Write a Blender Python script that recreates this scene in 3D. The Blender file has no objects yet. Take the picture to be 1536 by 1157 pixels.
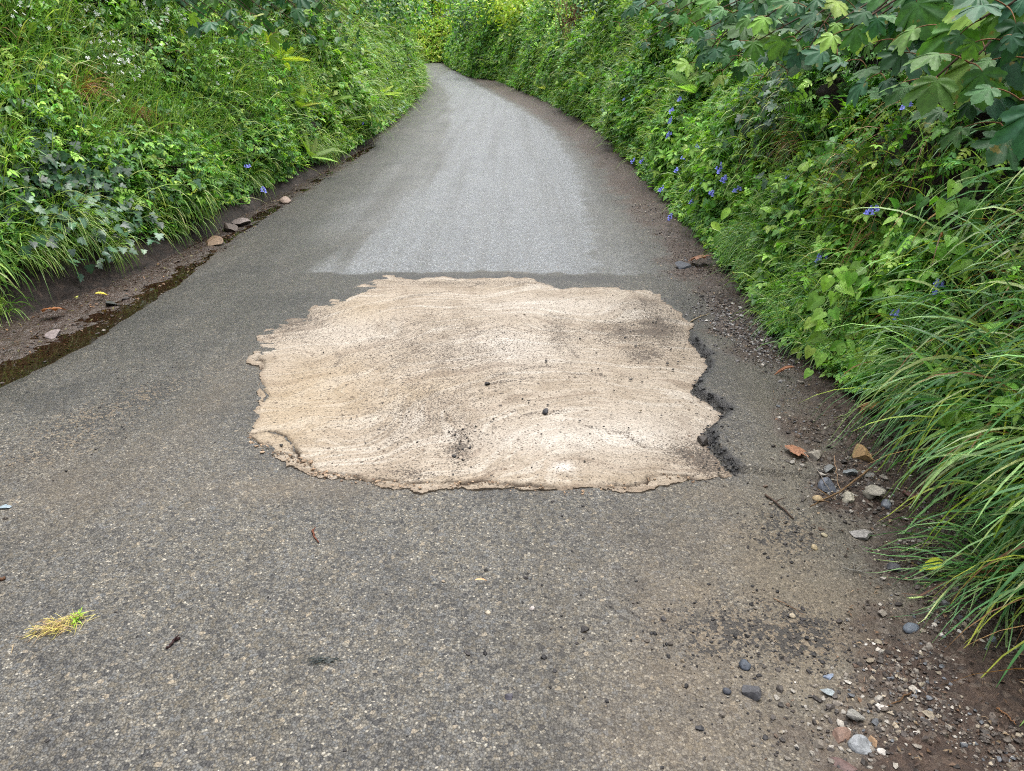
import bpy, bmesh, math, random
import numpy as np
from mathutils import Vector
from mathutils.geometry import delaunay_2d_cdt

R = np.random.default_rng(7)
random.seed(7)
SC = bpy.context.scene
COL = SC.collection

# ------------------------------------------------------------------ camera
F, CX, CY, H = 1150.0, 768.0, 578.5, 1.55
PITCH = math.radians(24.2)
cam_d = bpy.data.cameras.new("camera"); cam = bpy.data.objects.new("camera", cam_d); COL.objects.link(cam)
cam.location = (0, 0, H); cam.rotation_euler = (math.pi/2 - PITCH, 0, 0)
cam_d.sensor_width = 36; cam_d.sensor_fit = 'HORIZONTAL'; cam_d.lens = F/1536*36
cam_d.clip_start = 0.05; cam_d.clip_end = 2000
SC.camera = cam
CP, SP = math.cos(PITCH), math.sin(PITCH)

def ray(u, v):
    a = (u-CX)/F; b = -(v-CY)/F
    return np.array([a, CP + b*SP, -SP + b*CP])
def G(u, v, z=0.0):
    d = ray(u, v); s = (H - z)/(-d[2])
    return d[0]*s, d[1]*s
def GL(pts): return np.array([G(*p) for p in pts])
def mpp(y, z=0.0):                      # metres per photo pixel at ground distance y
    return (y*CP + (H - z)*SP)/F

# ------------------------------------------------------------------ helpers
def S(r, g, b):
    f = lambda c: (c/255/12.92 if c <= 10 else ((c/255+.055)/1.055)**2.4)
    return (f(r), f(g), f(b))
def sm(a, b, x):
    t = np.clip((x-a)/(b-a), 0, 1); return t*t*(3-2*t)
def unit(v): return v/np.maximum(np.linalg.norm(v, axis=-1, keepdims=True), 1e-9)
def h2(ix, iy, seed):
    n = (ix*374761393 + iy*668265263 + seed*1442695041).astype(np.int64) & 0xffffffff
    n = ((n ^ (n >> 13))*1274126177) & 0xffffffff
    n = (n ^ (n >> 16)) & 0xffffffff
    return n/4294967295.0
def vn(x, y, seed=0):
    x = np.asarray(x, float); y = np.asarray(y, float)
    x, y = np.broadcast_arrays(x, y)
    ix = np.floor(x).astype(np.int64); iy = np.floor(y).astype(np.int64)
    fx = x-ix; fy = y-iy; fx = fx*fx*(3-2*fx); fy = fy*fy*(3-2*fy)
    a = h2(ix, iy, seed); b = h2(ix+1, iy, seed); c = h2(ix, iy+1, seed); d = h2(ix+1, iy+1, seed)
    return (a*(1-fx)+b*fx)*(1-fy) + (c*(1-fx)+d*fx)*fy
def fbm(x, y, seed=0, o=3):
    s = 0; a = .5; t = 0
    for k in range(o):
        s = s + a*vn(np.asarray(x)*2**k, np.asarray(y)*2**k, seed+k*17); t += a; a *= .5
    return s/t

def tag(o, label=None, cat=None, group=None, kind=None):
    if label: o["label"] = label
    if cat: o["category"] = cat
    if group: o["group"] = group
    if kind: o["kind"] = kind
    return o
def empty(name, loc, label, cat, group=None):
    o = bpy.data.objects.new(name, None); COL.objects.link(o); o.location = loc; o.empty_display_size = .05
    return tag(o, label, cat, group)
def mk(name, V, Fs, mat, col=None, parent=None, smooth=True, extra=None):
    """one mesh object from arrays: Fs is a list of (n,3)/(n,4) int arrays"""
    V = np.asarray(V, np.float32)
    Fs = [np.asarray(f, np.int32) for f in (Fs if isinstance(Fs, list) else [Fs]) if len(f)]
    me = bpy.data.meshes.new(name)
    me.vertices.add(len(V)); me.vertices.foreach_set("co", V.ravel())
    idx = np.concatenate([f.ravel() for f in Fs]); cnt = np.concatenate([np.full(len(f), f.shape[1], np.int32) for f in Fs])
    st = np.concatenate([[0], np.cumsum(cnt)[:-1]]).astype(np.int32)
    me.loops.add(len(idx)); me.loops.foreach_set("vertex_index", idx)
    me.polygons.add(len(cnt)); me.polygons.foreach_set("loop_start", st); me.polygons.foreach_set("loop_total", cnt)
    me.polygons.foreach_set("use_smooth", np.full(len(cnt), smooth))
    def attr(nm, c):
        c = np.asarray(c, np.float32)
        if c.shape[1] == 3: c = np.concatenate([c, np.ones((len(c), 1), np.float32)], 1)
        a = me.color_attributes.new(nm, 'FLOAT_COLOR', 'POINT'); a.data.foreach_set("color", c.ravel())
    if col is not None:
        col = np.asarray(col, np.float32)
        if col.ndim == 1: col = np.tile(col, (len(V), 1))
        attr("Col", col)
    for k, c in (extra or {}).items(): attr(k, c)
    me.update(calc_edges=True); me.validate()
    me.materials.append(mat)
    o = bpy.data.objects.new(name, me); COL.objects.link(o)
    if parent is not None: o.parent = parent
    return o
class Acc:
    """collects arrays of one mesh"""
    def __init__(s): s.V = []; s.F = {3: [], 4: []}; s.C = []; s.n = 0
    def add(s, V, Fs, col):
        V = np.asarray(V).reshape(-1, 3)
        for f in (Fs if isinstance(Fs, list) else [Fs]):
            f = np.asarray(f)
            if len(f): s.F[f.shape[1]].append(f + s.n)
        col = np.asarray(col)
        if col.ndim == 1: col = np.tile(col, (len(V), 1))
        s.V.append(V); s.C.append(col); s.n += len(V)
    def build(s, name, mat, parent=None, smooth=True, org=None):
        V = np.concatenate(s.V)
        if org is not None: V = V - np.asarray(org)
        return mk(name, V, [np.concatenate(s.F[k]) for k in (3, 4) if s.F[k]], mat, np.concatenate(s.C), parent, smooth)

def inst(T, P, X, Y, Z, sc, col, jit=None):
    """copies of a leaf template T=(verts, faces, tint) on frames X,Y,Z; returns V,F,C"""
    tv, tf, tt = T
    N = len(P); n = len(tv)
    sc = np.asarray(sc, float)
    if sc.ndim == 0: sc = np.full(N, float(sc))
    sx = sc[:, None] if sc.ndim == 1 else sc
    sx = np.broadcast_to(sx, (N, 3)) if sx.shape[1] == 1 else sx
    V = (P[:, None, :] + tv[None, :, 0, None]*(X*sx[:, :1])[:, None, :] + tv[None, :, 1, None]*(Y*sx[:, 1:2])[:, None, :]
         + tv[None, :, 2, None]*(Z*sx[:, 2:3])[:, None, :])
    off = (np.arange(N)*n)[:, None, None]
    Fo = [(f[None] + off).reshape(-1, f.shape[1]) for f in tf]
    C = np.clip(col[:, None, :]*tt[None, :, None], 0, 1)
    return V.reshape(-1, 3), Fo, C.reshape(-1, 3)
def frames(d, n):
    """Y along d, Z near n"""
    Y = unit(d); X = unit(np.cross(Y, n)); Z = np.cross(X, Y)
    return X, Y, Z
def tube(pts, rad, sides=6, seed=None):
    pts = np.asarray(pts, float); K = len(pts); rad = np.broadcast_to(np.asarray(rad, float), (K,))
    t = unit(np.gradient(pts, axis=0)); up = np.array([.13, .21, .97])
    a = unit(np.cross(t, up)); b = np.cross(t, a)
    th = np.arange(sides)/sides*2*np.pi
    V = pts[:, None] + rad[:, None, None]*(np.cos(th)[None, :, None]*a[:, None] + np.sin(th)[None, :, None]*b[:, None])
    i = np.arange(K-1)[:, None]; j = np.arange(sides)[None]
    q = np.stack([i*sides+j, i*sides+(j+1) % sides, (i+1)*sides+(j+1) % sides, (i+1)*sides+j], -1).reshape(-1, 4)
    V = V.reshape(-1, 3); n = len(V)
    V = np.concatenate([V, pts[:1], pts[-1:]])
    j = np.arange(sides)
    t3 = np.concatenate([np.stack([np.full(sides, n), (j+1) % sides, j], 1),
                         np.stack([np.full(sides, n+1), (K-1)*sides+j, (K-1)*sides+(j+1) % sides], 1)])
    return V, [q, t3]
def curve(p0, p1, sag=0., side=0., K=9, wob=0., rng=R):
    p0 = np.asarray(p0, float); p1 = np.asarray(p1, float); t = np.linspace(0, 1, K)[:, None]
    p = p0*(1-t) + p1*t; L = np.linalg.norm(p1-p0)
    p[:, 2] += (sag*L*4*t*(1-t))[:, 0]
    d = unit(p1-p0); s = np.array([-d[1], d[0], 0])
    p += s*side*L*4*t*(1-t)
    if wob: p[1:-1] += rng.normal(0, wob, (K-2, 3))
    return p

# ------------------------------------------------------------------ materials
def nodes(name):
    m = bpy.data.materials.new(name); m.use_nodes = True
    nt = m.node_tree; nt.nodes.clear()
    def N(t, **kw):
        n = nt.nodes.new(t)
        for k, v in kw.items():
            if k.startswith('i_'):
                key = k[2:]; key = int(key) if key.isdigit() else key.replace('_', ' ')
                n.inputs[key].default_value = v
            else: setattr(n, k, v)
        return n
    L = lambda a, b: nt.links.new(a, b)
    return m, nt, N, L
def ramp(N, stops, interp='LINEAR'):
    n = N('ShaderNodeValToRGB'); e = n.color_ramp.elements; n.color_ramp.interpolation = interp
    while len(e) > 1: e.remove(e[-1])
    e[0].position = stops[0][0]; c = stops[0][1]; e[0].color = (*c, 1) if len(c) == 3 else c
    for p, c in stops[1:]:
        x = e.new(p); x.color = (*c, 1) if len(c) == 3 else c
    return n
def g(v): return (v, v, v)

def leaf_mat(name, rough=.44, trans=.32, tcol=(1.25, 1.35, .55), spec=.36, bump=.15, spots=False):
    m, nt, N, L = nodes(name)
    a = N('ShaderNodeAttribute', attribute_name='Col'); tc = N('ShaderNodeTexCoord')
    nz = N('ShaderNodeTexNoise', i_Scale=60., i_Detail=2.); L(tc.outputs['Object'], nz.inputs['Vector'])
    rp = ramp(N, [(.3, g(.78)), (.7, g(1.18))]); L(nz.outputs['Fac'], rp.inputs['Fac'])
    mx = N('ShaderNodeMix', data_type='RGBA', blend_type='MULTIPLY'); mx.inputs[0].default_value = 1
    L(a.outputs['Color'], mx.inputs[6]); L(rp.outputs['Color'], mx.inputs[7])
    if spots:
        ns = N('ShaderNodeTexNoise', i_Scale=26., i_Detail=4., i_Roughness=.6); L(tc.outputs['Object'], ns.inputs['Vector'])
        rs = ramp(N, [(.64, g(0)), (.69, g(.75))]); L(ns.outputs['Fac'], rs.inputs['Fac'])
        m3 = N('ShaderNodeMix', data_type='RGBA'); L(rs.outputs['Color'], m3.inputs[0]); L(mx.outputs[2], m3.inputs[6]); m3.inputs[7].default_value = (*S(126, 112, 58), 1); mx = m3
    p = N('ShaderNodeBsdfPrincipled', i_Roughness=rough); p.inputs['Specular IOR Level'].default_value = spec
    L(mx.outputs[2], p.inputs['Base Color'])
    if bump:
        b = N('ShaderNodeBump', i_Strength=bump, i_Distance=.004); L(nz.outputs['Fac'], b.inputs['Height']); L(b.outputs['Normal'], p.inputs['Normal'])
    t = N('ShaderNodeBsdfTranslucent')
    m2 = N('ShaderNodeMix', data_type='RGBA', blend_type='MULTIPLY'); m2.inputs[0].default_value = 1; m2.inputs[7].default_value = (*tcol, 1)
    L(mx.outputs[2], m2.inputs[6]); L(m2.outputs[2], t.inputs['Color'])
    ms = N('ShaderNodeMixShader'); ms.inputs[0].default_value = trans
    L(p.outputs[0], ms.inputs[1]); L(t.outputs[0], ms.inputs[2])
    o = N('ShaderNodeOutputMaterial'); L(ms.outputs[0], o.inputs['Surface'])
    return m
def solid_mat(name, rough=.75, scale=40., lo=.6, hi=1.35, bump=.4, dist=.004, spec=.3, fine=None):
    m, nt, N, L = nodes(name)
    a = N('ShaderNodeAttribute', attribute_name='Col'); tc = N('ShaderNodeTexCoord')
    nz = N('ShaderNodeTexNoise', i_Scale=scale, i_Detail=6., i_Roughness=.65); L(tc.outputs['Object'], nz.inputs['Vector'])
    rp = ramp(N, [(.3, g(lo)), (.7, g(hi))]); L(nz.outputs['Fac'], rp.inputs['Fac'])
    mx = N('ShaderNodeMix', data_type='RGBA', blend_type='MULTIPLY'); mx.inputs[0].default_value = 1
    L(a.outputs['Color'], mx.inputs[6]); L(rp.outputs['Color'], mx.inputs[7])
    p = N('ShaderNodeBsdfPrincipled', i_Roughness=rough); p.inputs['Specular IOR Level'].default_value = spec
    L(mx.outputs[2], p.inputs['Base Color'])
    b = N('ShaderNodeBump', i_Strength=bump, i_Distance=dist); L(nz.outputs['Fac'], b.inputs['Height']); L(b.outputs['Normal'], p.inputs['Normal'])
    o = N('ShaderNodeOutputMaterial'); L(p.outputs[0], o.inputs['Surface'])
    return m
M_LEAF = leaf_mat('leaf_green')
M_GLOSS = leaf_mat('leaf_glossy', rough=.36, trans=.12, spec=.42)
M_BROAD = leaf_mat('leaf_broad', rough=.52, trans=.3, spec=.26, bump=.35, spots=True)
M_THIN = leaf_mat('leaf_thin', trans=.58)
M_GRASS = leaf_mat('grass_blade', rough=.4, trans=.3, bump=0)
M_PETAL = leaf_mat('petal', rough=.6, trans=.3, tcol=(1, 1, 1), spec=.2, bump=0)
M_STONE = solid_mat('stone', .66, 70., .28, .74, .5, .004, .4)
M_BARK = solid_mat('bark', .85, 60., .34, .82, .6, .004, .2)
M_DEAD = leaf_mat('dead_leaf', rough=.6, trans=.15, tcol=(1.1, 1, .8), spec=.3)

# ------------------------------------------------------------------ lines of the lane
def smooth_line(P, ymin, ymax, n=600, w=9):
    P = np.array(sorted(map(tuple, P), key=lambda p: p[1]))
    ys = np.exp(np.linspace(np.log(ymin+15), np.log(ymax+15), n))-15
    xs = np.interp(ys, P[:, 1], P[:, 0])
    k = np.ones(w)/w; xs2 = np.convolve(np.pad(xs, w//2, mode='edge'), k, 'valid')
    return lambda y: np.interp(y, ys, xs2)
FARL = [(-3.5, 32), (-4.6, 37), (-7.3, 50), (-9.4, 59)]
FARR = [(-1.75, 37), (-3.6, 50), (-5.0, 62), (-5.2, 66)]
xL = smooth_line([(-3.3, -14), (-3.25, 2.5)] + list(GL([(0, 480), (80, 462), (150, 436), (280, 377), (340, 338), (420, 293), (540, 225), (605, 172), (632, 140)])) + FARL, -14, 66)
xR = smooth_line([(1.62, -14), (1.5, 1.2)] + list(GL([(1500, 900), (1432, 780), (1395, 690), (1300, 600), (1195, 562), (1160, 500), (1095, 420), (1035, 350), (965, 270), (905, 203), (822, 156), (742, 121)])) + FARR, -14, 66)
xG = smooth_line([(-2.9, -14), (-2.9, 2.5)] + list(GL([(0, 572), (100, 520), (240, 438), (330, 372), (430, 305), (530, 241), (603, 180), (632, 143)])) + [(p[0]+.25, p[1]) for p in FARL], -14, 66)
xA = smooth_line([(.9, -14), (.75, .8)] + list(GL([(1180, 1157), (1235, 1050), (1335, 950), (1355, 900), (1300, 815), (1235, 745), (1195, 690), (1205, 620), (1190, 580), (1130, 545), (1065, 485), (1035, 440), (985, 370), (935, 310), (895, 250), (865, 215), (797, 166), (735, 134)])) + [(p[0]-.15, p[1]) for p in FARR], -14, 66, w=5)
YEND, YB0 = 64.5, 59.5

PROF_D = np.array([-.4, 0, .10, .26, .46, .70, .95, 1.25, 1.7, 2.6, 6., 14.])
PROF_Z = np.array([-.10, 0, .08, .36, .95, 1.60, 2.15, 2.55, 2.85, 3.0, 3.1, 3.2])
PROF_S = np.concatenate([[0], np.cumsum(np.hypot(np.diff(PROF_D), np.diff(PROF_Z)))])
def lump(y, s, side):
    a = sm(.45, 1.1, s)*(1-.5*sm(3.5, 5, s))
    return a*((fbm(y*.9, s*1.1, 31+side*7, 3)-.5)*.75) + sm(.3, .5, s)*(fbm(y*6, s*6, 91+side, 2)-.5)*.12
def bank_xyz(side, y, s):
    """side -1 left, 1 right, 2 end wall (y is then the x position)"""
    y = np.asarray(y, float); s = np.asarray(s, float)
    d = np.interp(s, PROF_S, PROF_D); z = np.interp(s, PROF_S, PROF_Z); l = lump(y, s, side)
    if side == -1: return np.stack(np.broadcast_arrays(xL(y)-d-l, y, z), -1)
    if side == 1: return np.stack(np.broadcast_arrays(xR(y)+d+l, y, z), -1)
    return np.stack(np.broadcast_arrays(y, YEND+d+l, z), -1)
def bank_nrm(side, y, s, e=.06):
    a = bank_xyz(side, y+e, s)-bank_xyz(side, y-e, s); b = bank_xyz(side, y, s+e)-bank_xyz(side, y, s-e)
    n = unit(np.cross(a, b))
    ref = {-1: np.array([1, 0, .3]), 1: np.array([-1, 0, .3]), 2: np.array([0, -1, .3])}[side]
    sg = np.sign((n*ref).sum(-1, keepdims=True)); sg[sg == 0] = 1
    return n*sg
S0 = PROF_S[1]          # slope parameter at the foot of the bank
def hit_bank(u, v):
    """photo pixel -> (side, y, s, point) on the bank"""
    d = ray(u, v); t = np.concatenate([np.arange(1.0, 15, .015), np.arange(15, 75, .05)])
    P = np.array([0, 0, H]) + d*t[:, None]
    dl = xL(P[:, 1])-P[:, 0]; dr = P[:, 0]-xR(P[:, 1])
    for q in range(2):
        ll = lump(P[:, 1], np.interp(dl if q == 0 else dl-ll, PROF_D, PROF_S), -1); lr = lump(P[:, 1], np.interp(dr if q == 0 else dr-lr, PROF_D, PROF_S), 1)
    dl = dl-ll; dr = dr-lr
    zl = np.interp(dl, PROF_D, PROF_Z); zr = np.interp(dr, PROF_D, PROF_Z)
    z = np.maximum(np.where(dl > 0, zl, -1), np.where(dr > 0, zr, -1))
    ok = np.nonzero((P[:, 2] < z) | (P[:, 1] > YEND))[0]
    i = ok[0] if len(ok) else len(t)-1
    side = -1 if dl[i] > dr[i] else 1
    s = np.interp(max(dl[i], dr[i]), PROF_D, PROF_S)
    return side, P[i, 1], s, P[i]

# ------------------------------------------------------------------ the sand coloured patch
PATCH_PX = [(575, 414), (600, 418), (650, 415), (700, 419), (760, 416), (800, 420), (830, 430), (870, 433), (930, 430), (945, 437), (985, 440), (1000, 452), (1022, 470), (1040, 492), (1036, 515), (1042, 522), (1060, 540), (1057, 560), (1042, 578), (1034, 590), (1058, 604), (1084, 620), (1078, 630), (1056, 648), (1059, 665), (1072, 682), (1088, 704), (1098, 715), (1050, 721), (1000, 730), (930, 739), (900, 732), (830, 735), (770, 731), (700, 734), (660, 735), (625, 742), (590, 736), (560, 726), (500, 721), (475, 717), (448, 706), (418, 690), (398, 676), (380, 662), (373, 650), (386, 625), (391, 606), (386, 596), (388, 584), (391, 572), (390, 560), (384, 549), (370, 545), (372, 540), (386, 526), (383, 515), (392, 498), (420, 484), (450, 476), (470, 460), (500, 446), (530, 430)]
def fractal(P, levels=3, amp=.16, seed=3, closed=True):
    rng = np.random.default_rng(seed); P = np.asarray(P, float)
    for k in range(levels):
        Q = np.roll(P, -1, 0) if closed else P[1:]
        A = P if closed else P[:-1]
        m = (A+Q)/2; d = Q-A; n = np.stack([-d[:, 1], d[:, 0]], 1)
        m = m + n*rng.normal(0, amp, (len(m), 1))
        out = np.empty((len(A)+len(m), 2)); out[0::2] = A; out[1::2] = m
        P = out if closed else np.concatenate([out, P[-1:]])
    return P
PATCH = fractal(GL(PATCH_PX), 4, .10)
PATCH += np.random.default_rng(8).normal(0, .0028, PATCH.shape)
def sdist(X, Y, P, closed=True):
    """signed distance to polygon (negative inside) and index of nearest segment"""
    X = X.ravel(); Y = Y.ravel(); A = P; B = np.roll(P, -1, 0)
    if not closed: A, B = P[:-1], P[1:]
    best = np.full(len(X), 1e9); bi = np.zeros(len(X), int); ins = np.zeros(len(X), bool)
    for i in range(len(A)):
        ax, ay = A[i]; bx, by = B[i]; dx, dy = bx-ax, by-ay
        t = np.clip(((X-ax)*dx+(Y-ay)*dy)/(dx*dx+dy*dy+1e-12), 0, 1)
        q = (X-ax-t*dx)**2+(Y-ay-t*dy)**2
        w = q < best; best[w] = q[w]; bi[w] = i
        if closed:
            c = ((ay > Y) != (by > Y)) & (X < (bx-ax)*(Y-ay)/(by-ay+1e-12)+ax); ins ^= c
    d = np.sqrt(best)
    return (np.where(ins, -d, d) if closed else d), bi
NSEG = len(PATCH)/len(PATCH_PX)
def lip_weight(bi):          # 1 along the broken asphalt edge on the right of the patch
    k = bi/NSEG
    return sm(12.5, 14.2, k)*(1-sm(26.3, 27.2, k))
def feather(bi):             # where the mortar is only smeared thinly over the asphalt
    k = bi/NSEG
    return np.maximum(np.maximum(.55*(1-sm(11, 13, k)), sm(53, 55, k)), .8*sm(41.5, 43, k)*(1-sm(50, 52, k)))
PB = (PATCH[:, 0].min(), PATCH[:, 0].max(), PATCH[:, 1].min(), PATCH[:, 1].max())

def gauss(x, y, u, v, ru, rv=None, ang=0.):
    """soft blot centred at a ground pixel, radii in metres"""
    cx, cy = G(u, v); rv = rv or ru; dx = x-cx; dy = y-cy
    c, s = math.cos(ang), math.sin(ang); a = (dx*c+dy*s)/ru; b = (-dx*s+dy*c)/rv
    return np.exp(-(a*a+b*b))
def smin_soil(x, y):
    nz = (fbm(x*5, y*5, 5, 4)-.5)*.5
    right = sm(-.10, .16, x-xA(y)+nz*1.0)
    left = sm(-.06, .10, xG(y)-x+nz*.5+(fbm(x*18, y*18, 6, 3)-.5)*.16)
    return right, left

def road_z(x, y, sd=None, lw=None, fe=0.):
    r, l = smin_soil(x, y)
    z = (fbm(x*1.3, y*1.3, 2, 2)-.5)*.012 + (fbm(x*60, y*60, 12, 2)-.5)*.0022
    z = z + r*((fbm(x*9, y*9, 8, 4)-.45)*.045 + (fbm(x*50, y*50, 18, 2)-.5)*.012) + l*((fbm(x*8, y*8, 9, 3)-.6)*.03)
    z = z + .06*np.clip((x-xA(y)-.1), 0, .8)
    gd = 1-sm(5.4, 7.0, y)
    z = z - .018*gd*np.exp(-((x-xG(y)+.05)/.14)**2) + l*((fbm(x*26, y*26, 19, 3)-.5)*.022+.006)
    if sd is not None:
        jag = (fbm(x*45, y*45, 44, 3)-.5)*.05
        up = lw*.040*sm(-.004, .030, sd+jag*.5)*(1-sm(.10, .55, sd))
        z = z + up
        z = np.where(sd < 0, z-.012*(1-fe)*sm(0, .012, -sd)-.02*sm(.12, .22, -sd), z)
    return z

def build_road():
    X0, X1 = -3.75, 2.35
    ys = np.exp(np.arange(np.log(.72), np.log(6.9), .0036)); xs = np.arange(X0, X1, .0088)
    Xn, Yn = np.meshgrid(xs, ys)
    yf = np.concatenate([np.exp(np.arange(np.log(6.88), np.log(YB0), .016)), np.linspace(YB0, 66.5, 12)])
    yb = np.linspace(-14, .73, 60)
    blocks = [(Xn, Yn, 0.)]
    for yy in (yf, yb):
        t = np.linspace(0, 1, 90)
        a = np.minimum(xL(yy)-.35, X0); b = np.maximum(xR(yy)+.35, X0+4); b = xR(yy)+.6
        blocks.append((a[:, None]*(1-t)+b[:, None]*t, np.repeat(yy[:, None], 90, 1), -.001))
    xe = np.linspace(-45, -9.3, 60); ye = np.linspace(YB0-.4, 66.5, 14)
    Xe, Ye = np.meshgrid(xe, ye); blocks.append((Xe, Ye, -.002))
    V = []; Fq = []; M1 = []; M2 = []; n = 0
    ln = GL([(480, 411), (700, 408), (940, 412)])
    cl = GL([(470, 412), (560, 340), (630, 270), (668, 200), (668, 140), (650, 118)]); cr = GL([(905, 410), (893, 330), (872, 250), (825, 190), (760, 150), (705, 122)])
    for (X, Y, dz) in blocks:
        sh = X.shape; x = X.ravel(); y = Y.ravel()
        sd = np.full(len(x), 9.); lw = np.zeros(len(x)); fe = np.zeros(len(x))
        nb = (x > PB[0]-.7) & (x < PB[1]+.7) & (y > PB[2]-.7) & (y < PB[3]+.7)
        if nb.any():
            a, bi = sdist(x[nb], y[nb], PATCH); sd[nb] = a; lw[nb] = lip_weight(bi); fe[nb] = feather(bi)
        z = road_z(x, y, sd, lw, fe)+dz
        r, l = smin_soil(x, y)
        n1 = fbm(x*2.2, y*1.1, 51, 4); n2 = fbm(x*9, y*9, 52, 3)
        yl = np.interp(x, ln[:, 0], ln[:, 1])
        chip = sm(-.02, .035, y-yl+(n2-.5)*.13+(n1-.5)*.06)
        xl_ = np.interp(y, cl[:, 1], cl[:, 0]); xr_ = np.interp(y, cr[:, 1], cr[:, 0])
        n3 = fbm(x*7, y*.55, 58, 4)
        chip = chip*(.75*sm(-.2, .24, x-xl_+(n3-.5)*.5)+.25*sm(-.5, .6, x-xl_))*sm(-.10, .14, xr_-x+(n2-.5)*.25)
        beyond = sm(-.02, .035, y-yl+(n2-.5)*.13+(n1-.5)*.06)
        chip = np.maximum(chip, beyond*(.28+.45*n3)*sm(.15, .9, x-xG(y))*sm(-.05, .35, xA(y)-x)*np.maximum(sm(-1.35, -1.05, x), sm(.1, 1.8, y-yl)))
        tar = np.exp(-((y-yl+.13)/.10)**2)*sm(-1.25, -.95, x)*(1-sm(.62, .85, x))*(.55+.5*n2)
        tar = np.maximum(tar, lw*sm(.0, .008, sd)*(1-sm(.028, .05, sd+(n2-.5)*.05)))
        wet = np.exp(-np.clip(x-xG(y)-.05, 0, 9)/.45)*sm(1.5, 3.2, y)*(.5+n1)
        wet = np.maximum(wet, .75*gauss(x, y, 20, 590, .45, .25)); wet = np.maximum(wet, .8*gauss(x, y, 440, 440, .55, .5)*(.4+n2))
        wet = np.maximum(wet, (.8*sm(2.5, 3.5, y)+.35*sm(3.2, 4.6, y)*sm(-.6, -1.4, x))*(1-chip)*(.35+1.1*n1))
        dust = np.clip(1.2*gauss(x, y, 1160, 900, .45, .5)+.7*gauss(x, y, 1080, 1110, .35, .3)+.35*gauss(x, y, 1150, 640, .22, .8)+.7*gauss(x, y, 470, 735, .35, .10)+.5*gauss(x, y, 1060, 740, .12, .12)+.6*gauss(x, y, 330, 590, .14, .5)+.45*gauss(x, y, 230, 400, .9, .25, .9)+.5*gauss(x, y, 100, 720, .5, .35), 0, 1)*(.25+1.2*n2)
        # wheel tracks of fine dust on the far surface
        olive = np.clip(sm(.02, .2, x-np.interp(y, [1., 2.5, 2.9, 4.2, 5], [.45, .75, .98, 1.0, 1.1]))*sm(1.1, 1.6, y)*(1-sm(5.0, 6.2, y)), 0, 1)
        grit = np.clip(.85*gauss(x, y, 1110, 945, .22, .12)+.8*gauss(x, y, 1210, 955, .10, .10)+.9*gauss(x, y, 1175, 800, .12, .15)+.8*gauss(x, y, 170, 610, .12, .4, -.6)+.7*gauss(x, y, 95, 670, .1, .25, -.6), 0, 1)*(.2+1.5*fbm(x*25, y*25, 61, 3))
        V.append(np.stack([x, y, z], 1)); M1.append(np.stack([np.maximum(r, l), np.clip(wet, 0, 1), chip, np.clip(dust, 0, 1)], 1))
        M2.append(np.stack([np.clip(tar, 0, 1), olive, np.clip(grit, 0, 1), l], 1))
        i = np.arange(sh[0]-1)[:, None]*sh[1]+np.arange(sh[1]-1)[None]
        Fq.append(np.stack([i, i+1, i+sh[1]+1, i+sh[1]], -1).reshape(-1, 4)+n); n += len(x)
    m, nt, N, L = nodes('road_surface')
    tc = N('ShaderNodeTexCoord'); oc = tc.outputs['Object']
    A1 = N('ShaderNodeAttribute', attribute_name='mask_a'); A2 = N('ShaderNodeAttribute', attribute_name='mask_b')
    s1 = N('ShaderNodeSeparateColor'); L(A1.outputs['Color'], s1.inputs[0]); s2 = N('ShaderNodeSeparateColor'); L(A2.outputs['Color'], s2.inputs[0])
    soil, wet, chip, dust = s1.outputs[0], s1.outputs[1], s1.outputs[2], A1.outputs['Alpha']
    tar, olive, grit, leftsoil = s2.outputs[0], s2.outputs[1], s2.outputs[2], A2.outputs['Alpha']
    def mix(f, a, b, bt='MIX'):
        n = N('ShaderNodeMix', data_type='RGBA', blend_type=bt)
        for k, s in ((0, f), (6, a), (7, b)):
            if isinstance(s, (int, float)): n.inputs[k].default_value = s
            elif isinstance(s, tuple): n.inputs[k].default_value = (*s, 1)
            else: L(s, n.inputs[k])
        return n.outputs[2]
    def mth(op, a, b=None):
        n = N('ShaderNodeMath', operation=op)
        for k, s in ((0, a), (1, b)):
            if s is None: continue
            if isinstance(s, (int, float)): n.inputs[k].default_value = s
            else: L(s, n.inputs[k])
        return n.outputs[0]
    wp = N('ShaderNodeTexNoise', i_Scale=90., i_Detail=1.); L(oc, wp.inputs['Vector'])
    wv = N('ShaderNodeVectorMath', operation='MULTIPLY_ADD'); wv.inputs[1].default_value = (.006, .006, .006); L(wp.outputs['Color'], wv.inputs[0]); L(oc, wv.inputs[2])
    v1 = N('ShaderNodeTexVoronoi', i_Scale=150.); L(wv.outputs[0], v1.inputs['Vector'])
    v2 = N('ShaderNodeTexVoronoi', i_Scale=80.); L(wv.outputs[0], v2.inputs['Vector'])
    c1 = N('ShaderNodeSeparateColor'); L(v1.outputs['Color'], c1.inputs[0]); c2 = N('ShaderNodeSeparateColor'); L(v2.outputs['Color'], c2.inputs[0])
    ch = ramp(N, [(0, S(66, 66, 70)), (.2, S(98, 97, 97)), (.4, S(116, 114, 112)), (.55, S(128, 121, 110)), (.7, S(118, 121, 126)), (.86, S(142, 136, 126)), (.95, S(158, 156, 152)), (1, S(206, 200, 190))])
    L(c1.outputs[0], ch.inputs['Fac'])
    ch2 = ramp(N, [(0, S(66, 66, 70)), (.3, S(104, 103, 102)), (.55, S(124, 117, 106)), (.75, S(118, 121, 127)), (.94, S(146, 141, 133)), (1, S(180, 168, 152))]); L(c2.outputs[0], ch2.inputs['Fac'])
    sel = ramp(N, [(.60, g(0)), (.66, g(1))]); L(c2.outputs[1], sel.inputs['Fac'])
    col = mix(sel.outputs['Color'], ch.outputs['Color'], ch2.outputs['Color'])
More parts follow.
